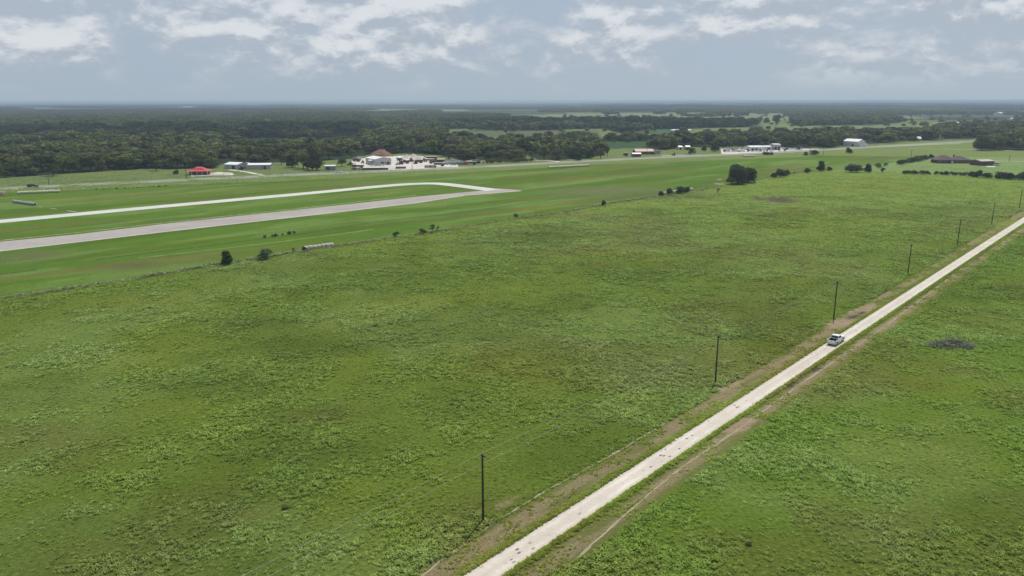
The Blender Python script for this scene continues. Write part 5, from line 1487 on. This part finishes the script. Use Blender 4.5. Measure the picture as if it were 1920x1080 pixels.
wallrow(742, 761, 316.3, 1.6, 'khaki', "short khaki board fence left of the yard's pole")
dm = MB().tube((0, 0, 0), (0, 0, 1.9), .62, .62, 12).mesh("drum", M['bale_grey']); dm2 = MB().tube((0, 0, 0), (0, 0, 1.9), .62, .62, 12).mesh("drum", M['khaki'])
for i in range(13):
    x, y = G(797.5 + i * 1.6, 314.6 - (i % 2) * .7); o = link(bpy.data.objects.new("drum", dm if i % 3 else dm2)); o.location = (x, y, 0.03)
    tag(o, "upright grey green drum in the close row at the front of the yard", "drum", "upright drums at the yard front")
# faded red roofed house and its shed
building("small_shed", 1194, 294, 16, 5, 2.8, .9, 0.1, 'rust', 'wroof', "small shed with white roof in front of the faded red house", openings=(('f', 'door', 0, 0, 1.6, 2),))
building("house", 1209, 289.5, 35, 10, 3.0, 2.0, 0.15, 'brick', 'fadedroof', "low house under a faded red metal roof beyond the highway", hip=0.0, openings=(('f', 'door', 0, 0, 1.1, 2.1), ('f', 'window', -5, 1, 1.6, 1.1), ('f', 'window', 4, 1, 1.6, 1.1)))
building("house", 1232, 289, 14, 8, 2.8, 1.4, 0.15, 'gmetal', 'shingle', "grey low house attached right of the faded red one", openings=(('f', 'window', 0, 1, 1.4, 1),))
x, y = G(1174, 292.5); r = empty("water_tank", (x, y, 0), 0, label="upright red brown tank left of the small white roofed shed", cat="tank")
MB().tube((0, 0, 0), (0, 0, 3.2), 1.7, 1.7, 16).build("tank", M['rust'], r); MB().tube((0, 0, 3.2), (0, 0, 3.9), 1.75, .2, 16).build("lid", M['concrete'], r)
# car lot
building("showroom", 1418, 283, 25, 14, 4.2, 1.0, 0.1, 'wmetal', 'wroof', "white showroom with bright white roof in the car lot", openings=(('f', 'window', -4, .8, 3.0, 2.0), ('f', 'window', 0, .8, 3.0, 2.0), ('f', 'door', 4, 0, 2.0, 2.4)))
building("showroom", 1441, 281, 20, 10, 3.4, .9, 0.1, 'wmetal', 'wroof', "lower white building joining the showroom on its right", openings=(('f', 'door', 0, 0, 3.0, 2.4), ('f', 'window', 4, 1, 1.5, 1)))
building("garage", 1457, 281.3, 13, 12, 5.6, 1.2, 0.1, 'gmetal', 'tanroof', "tall grey garage with open dark doors at the car lot", openings=(('f', 'door', -1.8, 0, 2.6, 3.4), ('f', 'door', 1.8, 0, 2.6, 3.4)))
building("carport", 1552, 276, 12, 6, 2.6, .3, 0.1, 'darksteel', 'wroof', "low white-topped carport by the highway left of the white barn", openings=(('f', 'door', 0, 0, 4, 2.1),))
r = building("barn", 1615, 274.5, 21, 20, 5.6, 2.6, 0.5, 'wmetal', 'wroof', "white barn with bright white gabled roof beside the highway", m=13, ridge='y', openings=(('f', 'door', 0, 0, 3.4, 3.4), ('f', 'window', 4.4, 3.4, 1.2, 1), ('l', 'door', -3, 0, 2.6, 2.8)))
MB().box((0, -1.6, 1.5), (13.4, 3.0, 3.0)).build("lean_to", M['wmetal'], r)
building("house", 1719, 264, 15, 10, 3.0, 2.2, -0.2, 'gmetal', 'tanroof', "grey white roofed house among the trees beyond the barn", openings=(('f', 'window', -2, 1, 1.5, 1), ('f', 'door', 2, 0, 1.1, 2.1)))
building("house", 1763, 260.5, 10, 9, 3.4, 2.8, -0.2, 'wmetal', 'wroof', "house with bright white roof half hidden in trees at right", openings=(('f', 'window', -2, 1, 1.5, 1), ('f', 'door', 2, 0, 1.1, 2.1)))
# brown ranch house
r = building("brown_house", 1788, 306.3, 58, 12, 2.9, 0.4, -0.06, 'brick', 'shingle', "long brown house with dark hipped shingle roof at right", hip=1.0,
             openings=tuple(('f', 'window', u, 1.0, 1.6, 1.2) for u in (-11, -7, 3, 7, 11)) + (('f', 'door', -3.2, 0, 1.2, 2.1), ('f', 'wdoor', -1.2, .2, 1.8, 1.9)))
for ch in list(r.children):
    if ch.name.startswith("roof"): bpy.data.objects.remove(ch)
mb = MB(); hiproof(mb, -14.4, 2.0, -0.7, 13.2, 2.8, 6.5, 6.2); hiproof(mb, -1.5, 14.4, -0.6, 12.7, 2.83, 5.9, 5.8); hiproof(mb, -8.5, -1.0, -2.2, 6, 2.86, 5.2, 3.0)
rf2 = mb.build("roof", M['shingle'], r); MB().box((3.5, 8, 5.9), (.9, .9, 1.6)).build("chimney", M['brick'], rf2)
r = building("brick_shed", 1851, 310.5, 30, 11, 3.6, 1.0, 0.25, 'brick', 'tanroof', "dark brick outbuilding with low tan roof at right of the brown house", openings=(('f', 'door', -3, 0, 2.4, 2.4), ('f', 'window', 3, 1, 1.4, 1)))
put_car('van', 'car_white', 1868, 310.8, 0.4, "white van parked at the right of the brick outbuilding", "van")
put_car('sedan', 'car_white', 1828, 304.5, -1.2, "white car parked between the brown house and the brick outbuilding", "car")
sheet("concrete_apron", GP([(1819, 301), (1838, 301), (1838, 307.5), (1826, 308), (1820, 305)]), 0.04, M['taxi'])
sheet("concrete_patio", GP([(1848, 311.5), (1866, 311.5), (1865, 313.5), (1852, 313.5)]), 0.04, M['taxi'])
for a in ((1278, 247.6, 36, 16, 3.2, 1.0, .05, "long low white roofed building on the far green field at the middle"), (1221, 238.5, 11, 12, 3.6, 1.4, .3, "small pale roofed farm building by the far dark tree belt"),
          (186, 222, 8, 14, 5, 2, .2, "bright white roofed barn standing alone in the distant woods at left"), (331, 239, 6, 12, 4, 1.6, .1, "small white building above the dark wood at left"),
          (318, 239.5, 8, 10, 4, 1.5, .2, "low pale building left of a brighter one above the left wood"), (389, 240.5, 8, 10, 4, 1.5, -.2, "low pale building above the dark wood, right of the others"),
          (492, 205, 8, 40, 8, 3, .1, "pale distant shed near the horizon at left of centre"), (350, 202, 14, 60, 9, 3, .1, "wide pale distant shed near the horizon at left"),
          (98, 224, 6, 12, 4.5, 1.6, .2, "pale roofed house in the distant woods at far left"), (110, 224, 5, 12, 4.5, 1.6, -.2, "small pale house right of another in the far left woods"),
          (880, 219.5, 6, 16, 6, 2, .1, "white distant barn left of the far pale hill"), (500, 222, 5, 14, 5, 2, .2, "small white house in the distance, left of two others"),
          (516, 221.5, 4, 14, 5, 2, .2, "small white house in the distance, middle of three"), (578, 222, 4, 14, 5, 2, .2, "small white house in the distance, right of three"),
          (1878, 216, 8, 26, 8, 3, .3, "pale distant barn among trees at far right"), (1796, 235, 6, 12, 4.5, 2, -.3, "white roofed house among trees above the right grove"),
          (1900, 226, 8, 14, 4.5, 2, .3, "pale roofed house in the hazy woods at far right"), (1655, 228, 6, 14, 5, 2, .3, "pale house left among the distant right trees"),
          (1866, 263, 8, 10, 4, 2, .3, "pale house behind the open-crowned trees at right"), (1290, 280, 8, 6, 2.8, 1.2, .1, "tiny pale shed among bushes left of the car lot"),
          (690 + 586, 280.5, 7, 6, 2.8, 1.2, .1, "tiny pale roofed hut right of the faded red house")):
    building("far_building", a[0], a[1], a[2], a[3], a[4], a[5], a[6], 'wmetal', 'wroof', a[7], openings=(('f', 'door', 0, 0, 2.5, 2.5),))
# radio mast near the horizon
x, y = G(944, 207); r = empty("radio_mast", (x, y, float(zg(x, y))), 0, label="thin lattice radio mast near the horizon at the middle", cat="mast")
mb = MB()
for k in range(3):
    a = k * 2.094; mb.tube((2.2 * math.cos(a), 2.2 * math.sin(a), 0), (.5 * math.cos(a), .5 * math.sin(a), 32), .35, .25, 4)
for j in range(12):
    f0 = 2.2 - 1.7 * j / 12; f1 = 2.2 - 1.7 * (j + 1) / 12
    for k in range(3):
        a, b = k * 2.094, (k + 1) * 2.094; mb.tube((f0 * math.cos(a), f0 * math.sin(a), j * 2.67), (f1 * math.cos(b), f1 * math.sin(b), (j + 1) * 2.67), .12, .12, 3)
mb.build("lattice", M['darksteel'], r); MB().tube((0, 0, 31.5), (0, 0, 38), .2, .1, 5).build("antenna", M['darksteel'], r)
